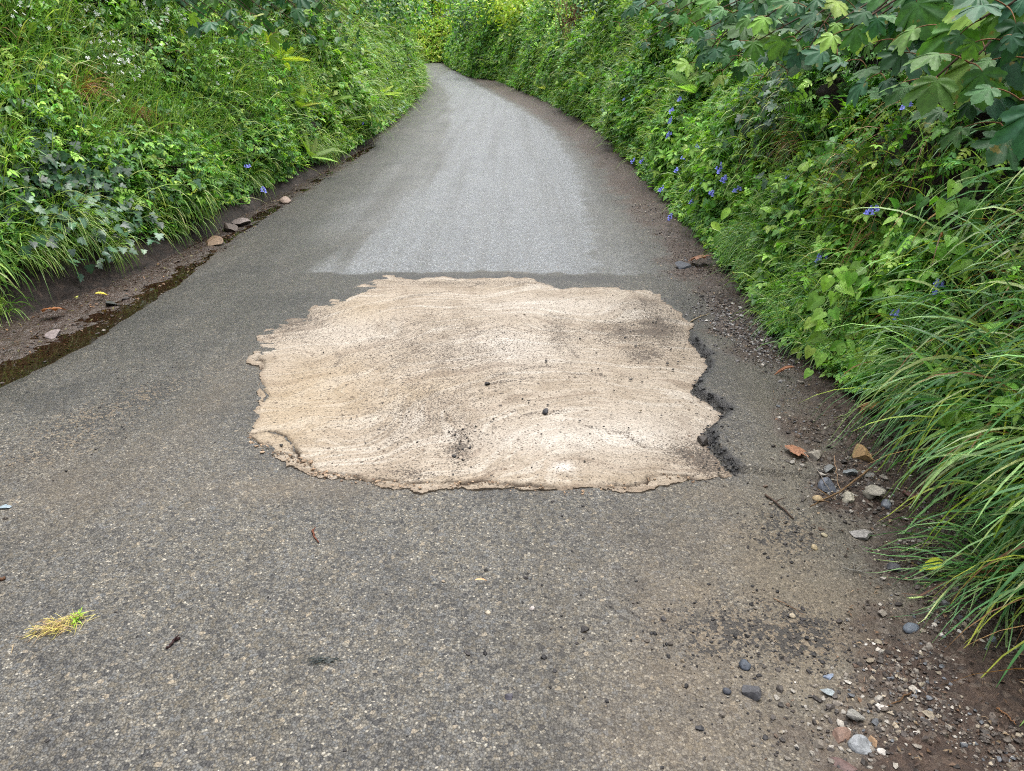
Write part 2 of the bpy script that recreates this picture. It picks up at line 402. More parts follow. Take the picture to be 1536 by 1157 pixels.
    # bitumen shows between the chips
    gp = ramp(N, [(.35, g(1)), (.75, g(.42))]); L(v1.outputs['Distance'], gp.inputs['Fac'])
    col = mix(1., col, gp.outputs['Color'], 'MULTIPLY')
    chs = ramp(N, [(0, S(112, 116, 119)), (.3, S(132, 136, 139)), (.6, S(147, 151, 155)), (.85, S(164, 169, 174)), (1, S(206, 210, 213))]); L(c1.outputs[1], chs.inputs['Fac'])
    chx = mix(sel.outputs['Color'], chs.outputs['Color'], mix(.5, chs.outputs['Color'], ch2.outputs['Color']))
    col = mix(chip, col, chx)
    ol = mix(.5, ch.outputs['Color'], S(88, 84, 70))
    col = mix(mth('MULTIPLY', olive, .75), col, ol)
    nA = N('ShaderNodeTexNoise', i_Scale=1.7, i_Detail=6., i_Roughness=.6); L(oc, nA.inputs['Vector'])
    rA = ramp(N, [(.3, S(174, 176, 183)), (.5, g(1)), (.72, (1.0, .97, .90))]); L(nA.outputs['Fac'], rA.inputs['Fac'])
    col = mix(mth('MULTIPLY', .8, mth('SUBTRACT', 1., mth('MULTIPLY', chip, .75))), col, rA.outputs['Color'], 'MULTIPLY')
    nB = N('ShaderNodeTexNoise', i_Scale=14., i_Detail=6., i_Roughness=.65); L(oc, nB.inputs['Vector'])
    rB = ramp(N, [(.3, g(.66)), (.55, g(1.05)), (.75, g(1.25))]); L(nB.outputs['Fac'], rB.inputs['Fac'])
    col = mix(mth('MULTIPLY', .75, mth('SUBTRACT', 1., mth('MULTIPLY', chip, .7))), col, rB.outputs['Color'], 'MULTIPLY')
    # long wheel-drawn streaks along the lane
    mp = N('ShaderNodeMapping'); mp.inputs['Scale'].default_value = (4., .10, 1); mp.inputs['Rotation'].default_value = (0, 0, -.04); L(oc, mp.inputs['Vector'])
    nC = N('ShaderNodeTexNoise', i_Scale=1., i_Detail=5.); L(mp.outputs[0], nC.inputs['Vector'])
    rC = ramp(N, [(.36, S(214, 211, 206)), (.52, g(1)), (.66, S(232, 229, 224))]); L(nC.outputs['Fac'], rC.inputs['Fac'])
    col = mix(mth('MULTIPLY', mth('SUBTRACT', 1.15, soil), .5), col, rC.outputs['Color'], 'MULTIPLY')
    dn = mix(c1.outputs[0], S(104, 92, 78), S(146, 131, 113))
    col = mix(mth('MULTIPLY', dust, .5), col, dn)
    col = mix(mth('MULTIPLY', wet, .7), col, mix(1., col, S(146, 146, 148), 'MULTIPLY'))
    # soil
    sv = N('ShaderNodeTexVoronoi', i_Scale=70.); L(wv.outputs[0], sv.inputs['Vector']); scs = N('ShaderNodeSeparateColor'); L(sv.outputs['Color'], scs.inputs[0])
    sr = ramp(N, [(0, S(40, 32, 28)), (.35, S(70, 57, 48)), (.6, S(94, 76, 62)), (.85, S(112, 96, 82)), (.95, S(150, 140, 128)), (1, S(200, 192, 182))]); L(scs.outputs[0], sr.inputs['Fac'])
    nS = N('ShaderNodeTexNoise', i_Scale=22., i_Detail=8., i_Roughness=.7); L(oc, nS.inputs['Vector'])
    sq = ramp(N, [(.3, S(48, 36, 30)), (.55, S(86, 66, 54)), (.72, S(118, 94, 78))]); L(nS.outputs['Fac'], sq.inputs['Fac'])
    so = mix(.6, sr.outputs['Color'], sq.outputs['Color'])
    rust = ramp(N, [(.5, g(0)), (.7, g(.3))]); L(nA.outputs['Fac'], rust.inputs['Fac'])
    so = mix(rust.outputs['Color'], so, S(98, 72, 58))
    so = mix(mth('MULTIPLY', leftsoil, .4), so, mix(nS.outputs['Fac'], S(44, 38, 35), S(122, 110, 104)))
    sf = mth('MULTIPLY', soil, 1.0)
    col = mix(sf, col, so)
    gm = mth('GREATER_THAN', mth('ADD', mth('MULTIPLY', grit, .75), mth('MULTIPLY', c1.outputs[2], .75)), .80)
    col = mix(mth('MULTIPLY', gm, .85), col, mix(mth('GREATER_THAN', c2.outputs[0], .62), S(44, 42, 44), mix(c1.outputs[0], S(96, 84, 72), S(146, 132, 114))))
    col = mix(mth('MULTIPLY', tar, .85), col, mix(c1.outputs[1], S(30, 30, 33), S(70, 70, 74)))
    col = mix(1., col, mix(soil, mix(chip, (.545, .54, .50), (.43, .437, .445)), (.40, .387, .375)), 'MULTIPLY')
    p = N('ShaderNodeBsdfPrincipled'); L(col, p.inputs['Base Color']); p.inputs['Specular IOR Level'].default_value = .42
    ro = mth('SUBTRACT', .66, mth('MULTIPLY', wet, .22)); ro = mth('SUBTRACT', ro, mth('MULTIPLY', leftsoil, .40)); ro = mth('ADD', ro, mth('MULTIPLY', soil, .06)); ro = mth('SUBTRACT', ro, mth('MULTIPLY', chip, .14))
    L(ro, p.inputs['Roughness'])
    hh = mth('ADD', mth('MULTIPLY', v1.outputs['Distance'], -1.), mth('MULTIPLY', c1.outputs[2], .5)); hh = mth('ADD', hh, mth('MULTIPLY', v2.outputs['Distance'], -.6))
    hh = mth('ADD', hh, mth('MULTIPLY', mth('MULTIPLY', nS.outputs['Fac'], soil), 3.0))
    b = N('ShaderNodeBump', i_Strength=.75, i_Distance=.0045); L(hh, b.inputs['Height']); L(b.outputs['Normal'], p.inputs['Normal'])
    o = N('ShaderNodeOutputMaterial'); L(p.outputs[0], o.inputs['Surface'])
    ob = mk('road', np.concatenate(V), [np.concatenate(Fq)], m, None, None, True, {'mask_a': np.concatenate(M1), 'mask_b': np.concatenate(M2)})
    tag(ob, 'narrow grey chipped asphalt lane running between green banks', 'road', kind='structure')
build_road()

CRACKS = [GL([(374, 655), (400, 668), (430, 682), (462, 694), (474, 712), (500, 712), (540, 718), (590, 722), (640, 726), (700, 727), (760, 727), (830, 731), (900, 728), (960, 726), (1040, 718)]),
          GL([(385, 520), (383, 540), (391, 556), (392, 575), (397, 588), (396, 602)]),
          GL([(380, 652), (405, 648), (428, 655), (440, 668), (449, 682), (452, 694)])]
CRACKS = [fractal(c, 3, .12, 5+i, False) for i, c in enumerate(CRACKS)]
def build_patch():
    B = PATCH; xs = np.arange(PB[0], PB[1], .0165); ys = np.arange(PB[2], PB[3], .0165)
    X, Y = np.meshgrid(xs, ys); X = X.ravel()+R.uniform(-.005, .005, X.size); Y = Y.ravel()+R.uniform(-.005, .005, Y.size)
    sd, _ = sdist(X, Y, B); k = sd < -.007; X, Y = X[k], Y[k]
    cd = np.min([sdist(X, Y, c, False)[0] for c in CRACKS], 0); k = cd > .014; X, Y = X[k], Y[k]
    pts = [Vector(p) for p in B]; edges = [(i, (i+1) % len(B)) for i in range(len(B))]
    for c in CRACKS:
        n = np.stack([-np.gradient(c[:, 1]), np.gradient(c[:, 0])], 1); n = unit(n)
        w = .0065*(.35+1.3*vn(np.arange(len(c))*.23, 0*np.arange(len(c)), 6))[:, None]
        for o in (-1, -.35, .35, 1):
            q = c+n*o*w; ss, _ = sdist(q[:, 0], q[:, 1], B)
            pts += [Vector(p) for p, s in zip(q, ss) if s < -.002]
    pts += [Vector(p) for p in zip(X, Y)]
    vs, es, fs, *_ = delaunay_2d_cdt(pts, edges, [], 1, 1e-5)
    V2 = np.array([tuple(v) for v in vs]); T = np.array([tuple(f) for f in fs])
    x, y = V2[:, 0], V2[:, 1]
    sd, bi = sdist(x, y, B); lw = lip_weight(bi); kk = bi/NSEG
    nearbot = sm(27, 29, kk)*(1-sm(46, 50, kk))                   # bottom and left-bottom edge stands proud
    fe = feather(bi)
    z = .005+(fbm(x*1.6, y*1.6, 71, 3)-.5)*.006+(fbm(x*28, y*28, 72, 3)-.5)*.003
    z += nearbot*.004*np.exp(sd/.10) - lw*.004
    z += fe*np.exp(sd/.10)*((fbm(x*9, y*16, 77, 4)-.56)*.05-.003)
    cdist = np.min([sdist(x, y, c, False)[0] for c in CRACKS], 0)
    z -= .022*(1-sm(.0005, .0066, cdist))
    outer = (sdist(x, y, CRACKS[0], False)[0] < .05) & (sd > -.03) & (nearbot > .5)
    z -= np.where(outer & (cdist > .002), .0025+.006*(fbm(x*22, y*22, 78, 2)-.3), 0)
    z += np.where(-sd < .02, (fbm(x*80, y*80, 73, 2)-.5)*.006, 0)
    V = np.stack([x, y, z], 1)
    # skirt round the rim
    bd = {}
    for t in T:
        for a, b in ((t[0], t[1]), (t[1], t[2]), (t[2], t[0])):
            if (b, a) in bd: del bd[(b, a)]
            else: bd[(a, b)] = 1
    n = len(V); low = V.copy(); low[:, 2] = -.03
    Q = np.array([(b+2*n, a+2*n, a+n, b+n) for a, b in bd])
    blot = lambda *a: gauss(x, y, *a)
    n1 = fbm(x*14, y*14, 81, 4)
    grit = np.clip((1.0*blot(985, 490, .15, .28)+.8*blot(965, 535, .10, .09)+.55*blot(925, 500, .16, .2)+.6*blot(965, 455, .14, .1)+.75*blot(690, 675, .04, .14)+.4*blot(610, 712, .1, .05)+.7*blot(1060, 690, .08, .14)+.4*blot(1015, 680, .08, .08)+.3*blot(660, 520, .5, .5)+.35*blot(640, 620, .25, .3)+.7*blot(440, 480, .2, .3)+.35*blot(700, 425, .8, .06)+.35*blot(840, 500, .08, .3))*(.15+1.7*n1), 0, 1)
    white = np.clip(1.3*blot(845, 701, .035, .03)+.45*blot(850, 460, .5, .2)+.5*blot(770, 520, .3, .3)+.4*blot(830, 660, .5, .12)+.4*blot(520, 500, .3, .3)+.35*blot(950, 640, .4, .2), 0, 1)
    ochre = np.clip(.8*blot(430, 620, .3, .5)+.7*blot(540, 470, .2, .3)+.6*blot(620, 590, .12, .3, -.9)+.5*blot(500, 560, .3, .4)+.3*blot(800, 725, .9, .06), 0, 1)
    edge = 1-sm(.0, .03, -sd+(n1-.5)*.05)
    for arc in ([(572, 607), (630, 570), (680, 530), (722, 498)], [(588, 642), (640, 612), (690, 588), (770, 556), (860, 545)], [(692, 470), (702, 500), (690, 532)], [(848, 500), (858, 520), (866, 536)], [(812, 488), (830, 506), (846, 526)], [(590, 452), (660, 441), (722, 425)], [(880, 640), (940, 652), (990, 676)], [(500, 560), (508, 545), (506, 532)], [(640, 690), (690, 670), (760, 632), (850, 616)], [(700, 600), (740, 575), (830, 562), (940, 566)]):
        q = fractal(GL(arc), 3, .05, len(arc), False); ad = sdist(x, y, q, False)[0]; grit = np.maximum(grit, .62*np.exp(-(ad/.013)**2)*sm(.35, .6, n1))
    ck = (1-sm(.001, .010, cdist))*(.15+1.0*sm(.38, .6, n1))
    m2 = np.stack([grit, white, ochre, edge], 1)
    m, nt, N, L = nodes('patch_mortar'); tc = N('ShaderNodeTexCoord'); oc = tc.outputs['Object']
    def mix(f, a, b, bt='MIX'):
        q = N('ShaderNodeMix', data_type='RGBA', blend_type=bt)
        for k_, s_ in ((0, f), (6, a), (7, b)):
            if isinstance(s_, (int, float)): q.inputs[k_].default_value = s_
            elif isinstance(s_, tuple): q.inputs[k_].default_value = (*s_, 1)
            else: L(s_, q.inputs[k_])
        return q.outputs[2]
    def mth(op, a, b=None):
        q = N('ShaderNodeMath', operation=op)
        for k_, s_ in ((0, a), (1, b)):
            if s_ is None: continue
            if isinstance(s_, (int, float)): q.inputs[k_].default_value = s_
            else: L(s_, q.inputs[k_])
        return q.outputs[0]
    A = N('ShaderNodeAttribute', attribute_name='mask_a'); sp = N('ShaderNodeSeparateColor'); L(A.outputs['Color'], sp.inputs[0])
    # trowelled sweeps: rings round a point right of the patch, bent by noise
    nd = N('ShaderNodeTexNoise', i_Scale=1.1, i_Detail=2.); L(oc, nd.inputs['Vector'])
    va = N('ShaderNodeVectorMath', operation='MULTIPLY_ADD'); va.inputs[1].default_value = (1.5, .9, 0); L(nd.outputs['Color'], va.inputs[0]); L(oc, va.inputs[2])
    sb = N('ShaderNodeVectorMath', operation='SUBTRACT'); sb.inputs[1].default_value = (1.15, 2.2, 0); L(va.outputs[0], sb.inputs[0])
    ln_ = N('ShaderNodeVectorMath', operation='LENGTH'); L(sb.outputs[0], ln_.inputs[0]); sx = N('ShaderNodeSeparateXYZ'); L(sb.outputs[0], sx.inputs[0])
    mp = N('ShaderNodeCombineXYZ'); L(mth('MULTIPLY', ln_.outputs['Value'], 4.2), mp.inputs[0]); L(mth('MULTIPLY', mth('ARCTAN2', sx.outputs[1], sx.outputs[0]), .9), mp.inputs[1])
    sw = N('ShaderNodeTexNoise', i_Scale=2.2, i_Detail=9., i_Roughness=.68); L(mp.outputs[0], sw.inputs['Vector'])
    n2_ = N('ShaderNodeTexNoise', i_Scale=5., i_Detail=6., i_Roughness=.6); L(oc, n2_.inputs['Vector'])
    base = ramp(N, [(.28, S(166, 152, 138)), (.39, S(166, 151, 136)), (.46, S(197, 185, 171)), (.52, S(178, 164, 148)), (.59, S(209, 200, 189)), (.68, S(180, 166, 151)), (.8, S(198, 188, 176))]); L(sw.outputs['Fac'], base.inputs['Fac'])
    rb = ramp(N, [(.3, S(214, 208, 200)), (.55, g(1))]); L(n2_.outputs['Fac'], rb.inputs['Fac'])
    col = mix(.8, base.outputs['Color'], rb.outputs['Color'], 'MULTIPLY')
    col = mix(mth('MULTIPLY', sp.outputs[2], .45), col, S(188, 166, 132))
    col = mix(mth('MULTIPLY', mth('MULTIPLY', sp.outputs[1], sw.outputs['Fac']), 1.9), col, S(226, 220, 214))
    # sand grains
    v0 = N('ShaderNodeTexVoronoi', i_Scale=185.); L(oc, v0.inputs['Vector']); c0 = N('ShaderNodeSeparateColor'); L(v0.outputs['Color'], c0.inputs[0])
    gr = ramp(N, [(0, g(.36)), (.14, g(.72)), (.4, g(.98)), (1, g(1.15))]); L(c0.outputs[0], gr.inputs['Fac'])
    col = mix(.9, col, gr.outputs['Color'], 'MULTIPLY')
    t0 = mth('LESS_THAN', c0.outputs[2], mth('MULTIPLY', sp.outputs[0], .95)); col = mix(mth('MULTIPLY', t0, .85), col, mix(c0.outputs[1], S(52, 49, 48), S(112, 101, 92)))
    sk = ramp(N, [(.54, g(0)), (.70, g(1))]); nK = N('ShaderNodeTexNoise', i_Scale=1.7, i_Detail=10., i_Roughness=.75); L(mp.outputs[0], nK.inputs['Vector']); L(nK.outputs['Fac'], sk.inputs['Fac'])
    t1 = mth('LESS_THAN', c0.outputs[2], mth('MULTIPLY', sk.outputs['Color'], .45)); col = mix(mth('MULTIPLY', t1, .5), col, S(128, 116, 106))
    # dark specks
    for sc_, th, rr in ((70., .93, .34), (38., .965, .3), (120., .93, .4)):
        v = N('ShaderNodeTexVoronoi', i_Scale=sc_); L(oc, v.inputs['Vector']); c = N('ShaderNodeSeparateColor'); L(v.outputs['Color'], c.inputs[0])
        t = mth('GREATER_THAN', mth('ADD', c.outputs[0], mth('MULTIPLY', sp.outputs[0], .42)), mth('ADD', th-.06, mth('MULTIPLY', n2_.outputs['Fac'], .12)))
        d = mth('LESS_THAN', v.outputs['Distance'], rr)
        col = mix(mth('MULTIPLY', mth('MULTIPLY', t, d), .82), col, mix(c.outputs[1], S(48, 46, 48), S(118, 100, 84)))
    col = mix(mth('MULTIPLY', sp.outputs[0], .25), col, mix(c0.outputs[1], S(70, 66, 64), S(140, 126, 114)))
    col = mix(mth('MULTIPLY', A.outputs['Alpha'], .55), col, mix(c0.outputs[1], S(96, 82, 70), S(168, 148, 128)))
    AC = N('ShaderNodeAttribute', attribute_name='mask_c'); col = mix(AC.outputs['Fac'], col, S(66, 50, 38))
    # scratches
    ws = N('ShaderNodeTexWave', wave_type='BANDS', i_Scale=2.2, i_Distortion=7., i_Detail=3.); ws.inputs['Detail Scale'].default_value = .6; L(mp.outputs[0], ws.inputs['Vector'])
    wr = ramp(N, [(0, g(.72)), (.05, g(1)), (1, g(1))]); L(ws.outputs['Fac'], wr.inputs['Fac'])
    nk = ramp(N, [(.5, g(0)), (.62, g(1))]); L(n2_.outputs['Fac'], nk.inputs['Fac'])
    col = mix(mth('MULTIPLY', nk.outputs['Color'], .8), col, mix(1., col, wr.outputs['Color'], 'MULTIPLY'))
    col = mix(1., col, (.475, .472, .455), 'MULTIPLY')
    p = N('ShaderNodeBsdfPrincipled', i_Roughness=.8); p.inputs['Specular IOR Level'].default_value = .25; L(col, p.inputs['Base Color'])
    hh = mth('ADD', mth('MULTIPLY', v0.outputs['Distance'], -.6), mth('MULTIPLY', sw.outputs['Fac'], 4.)); hh = mth('ADD', hh, mth('MULTIPLY', n2_.outputs['Fac'], 2.))
    b = N('ShaderNodeBump', i_Strength=.55, i_Distance=.003); L(hh, b.inputs['Height']); L(b.outputs['Normal'], p.inputs['Normal'])
    o = N('ShaderNodeOutputMaterial'); L(p.outputs[0], o.inputs['Surface'])
    ob = mk('mortar_patch', np.concatenate([V, low, V]), [T, Q], m, None, None, True, {'mask_a': np.concatenate([m2, m2, m2]), 'mask_c': np.repeat(np.concatenate([ck, ck, ck])[:, None], 3, 1)})
    tag(ob, 'large pale sandy mortar patch with ragged edges filling the broken asphalt', 'road patch')
build_patch()
def road_h(x, y):
    x = np.atleast_1d(np.asarray(x, float)); y = np.atleast_1d(np.asarray(y, float))
    sd = np.full(len(x), 9.); lw = np.zeros(len(x))
    nb = (x > PB[0]-.7) & (x < PB[1]+.7) & (y > PB[2]-.7) & (y < PB[3]+.7)
    if nb.any():
        a, bi = sdist(x[nb], y[nb], PATCH); sd[nb] = a; lw[nb] = lip_weight(bi)
    return np.where(sd < 0, .008, road_z(x, y, sd, lw))

# ------------------------------------------------------------------ banks and ground
def soil_material():
    m, nt, N, L = nodes('bank_soil'); tc = N('ShaderNodeTexCoord'); oc = tc.outputs['Object']
    n1 = N('ShaderNodeTexNoise', i_Scale=26., i_Detail=9., i_Roughness=.72); L(oc, n1.inputs['Vector'])
    n2 = N('ShaderNodeTexNoise', i_Scale=3., i_Detail=4.); L(oc, n2.inputs['Vector'])
    r1 = ramp(N, [(.3, S(16, 13, 11)), (.5, S(38, 31, 27)), (.68, S(66, 54, 46)), (.8, S(100, 86, 74))]); L(n1.outputs['Fac'], r1.inputs['Fac'])
    r2 = ramp(N, [(.35, S(168, 150, 140)), (.6, g(1))]); L(n2.outputs['Fac'], r2.inputs['Fac'])
    mx = N('ShaderNodeMix', data_type='RGBA', blend_type='MULTIPLY'); mx.inputs[0].default_value = .8; L(r1.outputs['Color'], mx.inputs[6]); L(r2.outputs['Color'], mx.inputs[7])
    p = N('ShaderNodeBsdfPrincipled', i_Roughness=.7); p.inputs['Specular IOR Level'].default_value = .3; L(mx.outputs[2], p.inputs['Base Color'])
    b = N('ShaderNodeBump', i_Strength=.9, i_Distance=.02); L(n1.outputs['Fac'], b.inputs['Height']); L(b.outputs['Normal'], p.inputs['Normal'])
    o = N('ShaderNodeOutputMaterial'); L(p.outputs[0], o.inputs['Surface']); return m
M_SOIL = soil_material()
def build_banks():
    ss = np.unique(np.concatenate([np.arange(0, PROF_S[-3], .035), np.linspace(PROF_S[-3], PROF_S[-1], 14)]))
    for side, nm, lb in ((-1, 'bank_left', 'steep earth bank along the gutter side of the lane'), (1, 'bank_right', 'steep earth bank behind the bluebells and long grass'), (2, 'bank_end', 'green bank closing the view at the bend')):
        if side == 2: yy = np.linspace(-46, 10, 200)
        else: yy = np.concatenate([np.linspace(-14, 1, 60), np.exp(np.arange(np.log(1.02), np.log(58.5 if side < 0 else 67), .012))])
        Y, Sx = np.meshgrid(yy, ss, indexing='ij')
        V = bank_xyz(side, Y.ravel(), Sx.ravel())
        if side != 2:
            k = np.exp(-((Sx.ravel()-S0-.2)/.3)**2)
            V[:, 0] += k*((fbm(Y.ravel()*9, Sx.ravel()*9, 55+side, 4)-.5)*.14+(fbm(Y.ravel()*40, Sx.ravel()*40, 57+side, 2)-.5)*.04)
        n, mm = Y.shape; i = np.arange(n-1)[:, None]*mm+np.arange(mm-1)[None]
        q = np.stack([i, i+1, i+mm+1, i+mm], -1).reshape(-1, 4)
        tag(mk(nm, V, [q], M_SOIL), lb, 'bank', kind='structure')
    gm = M_SOIL
    V = np.array([(-900, -900, -.25), (900, -900, -.25), (900, 900, -.25), (-900, 900, -.25)], float)
    tag(mk('ground', V, [np.array([[0, 1, 2, 3]])], gm), 'earth ground under the whole lane', 'ground', kind='structure')
build_banks()

# ------------------------------------------------------------------ water in the gutter
def build_water():
    m, nt, N, L = nodes('muddy_water'); tc = N('ShaderNodeTexCoord')
    n = N('ShaderNodeTexNoise', i_Scale=22., i_Detail=3.); L(tc.outputs['Object'], n.inputs['Vector'])
    b = N('ShaderNodeBump', i_Strength=.10, i_Distance=.003); L(n.outputs['Fac'], b.inputs['Height'])
    fr = N('ShaderNodeFresnel', i_IOR=1.33); L(b.outputs['Normal'], fr.inputs['Normal'])
    t = N('ShaderNodeBsdfTransparent'); t.inputs['Color'].default_value = (.56, .46, .37, 1)
    gl = N('ShaderNodeBsdfGlossy', i_Roughness=.05); L(b.outputs['Normal'], gl.inputs['Normal'])
    ms = N('ShaderNodeMixShader'); L(fr.outputs[0], ms.inputs[0]); L(t.outputs[0], ms.inputs[1]); L(gl.outputs[0], ms.inputs[2])
    o = N('ShaderNodeOutputMaterial'); L(ms.outputs[0], o.inputs['Surface'])
    def pool(nm, up, lo, lab, z):
        U = GL(up); Lo = GL(lo); k = 60
        def rs(P):
            s = np.concatenate([[0], np.cumsum(np.linalg.norm(np.diff(P, axis=0), axis=1))]); t = np.linspace(0, s[-1], k)
            return np.stack([np.interp(t, s, P[:, 0]), np.interp(t, s, P[:, 1])], 1)
        a, b_ = rs(U), rs(Lo)
        j = (fbm(np.arange(k)*.35, np.zeros(k), 3, 3)-.5)[:, None]*.10; a = a+j; b_ = b_+(fbm(np.arange(k)*.4, np.zeros(k), 8, 3)-.5)[:, None]*.10
        V = np.concatenate([np.c_[a, np.full(k, z)], np.c_[b_, np.full(k, z)]]); i = np.arange(k-1)
        tag(mk(nm, V, [np.stack([i, i+k, i+k+1, i+1], 1)], m), lab, 'water', kind='structure')
    pool('puddle', [(-80, 560), (40, 500), (110, 468), (170, 438), (215, 412), (260, 388), (318, 360)], [(-80, 620), (40, 560), (110, 525), (180, 482), (240, 446), (290, 410), (330, 374)], 'brown puddle lying in the gutter', -.008)
    pool('water', [(328, 356), (380, 324), (432, 293), (500, 251), (558, 215)], [(338, 366), (390, 331), (440, 299), (506, 256), (565, 219)], 'thin trickle of water shining in the gutter', -.001)
build_water()

# ------------------------------------------------------------------ stones
_ico = {}
def ico(n):
    if n not in _ico:
        bm = bmesh.new(); bmesh.ops.create_icosphere(bm, subdivisions=n, radius=1)
        _ico[n] = (np.array([v.co[:] for v in bm.verts]), np.array([[v.index for v in f.verts] for f in bm.faces])); bm.free()
    return _ico[n]
def rock(seed, dims, angular=.75, sub=3):
    rng = np.random.default_rng(seed); V, Fc = ico(sub); V = V.copy()
    for k in range(int(5+angular*5)):
        n = unit(rng.normal(0, 1, 3)); d = rng.uniform(.34, .72) if angular > .4 else rng.uniform(.75, .95)
        h = V@n; e = np.maximum(h-d, 0); V -= e[:, None]*n
    V += (fbm(V[:, 0]*3+seed, V[:, 1]*3+V[:, 2]*2, seed, 3)[:, None]-.5)*.12*V
    V -= (V.max(0)+V.min(0))/2; V /= (V.max(0)-V.min(0))
    return V*np.asarray(dims), Fc
def stone(nm, u, v, w, h, rgb, label, seed, ang=.75, flat=.55, rot=None, sink=.32, cat='stone', group=None):
    x, y = G(u, v+h*.3); s = mpp(y); W = w*s*1.05
    el = math.atan2(H, y); D = max(W*.5, min(h*s*.75/math.sin(el), W*1.5)); Z = max(.30*min(W, D), flat*min(W, D))
    V, Fc = rock(seed, (W, D, Z), ang)
    rng = np.random.default_rng(seed+5)
    if rot is None: rot = rng.uniform(-.5, .5)
    c, s_ = math.cos(rot), math.sin(rot); tl = rng.normal(0, .16, 2)
    V = np.stack([V[:, 0]*c-V[:, 1]*s_, V[:, 0]*s_+V[:, 1]*c, V[:, 2]+V[:, 0]*tl[0]+V[:, 1]*tl[1]], 1)
    z = float(road_h(x, y)[0]); V[:, 2] -= V[:, 2].min()+sink*Z
    base = np.array(S(*rgb)); cc = base*(.85+.3*fbm(V[:, 0]/W*3+seed, V[:, 1]/W*3, seed, 3))[:, None]
    o = mk(nm, V, [Fc], M_STONE, cc, None, ang < .4)
    o.location = (x, y, z)
    return tag(o, label, cat, group)
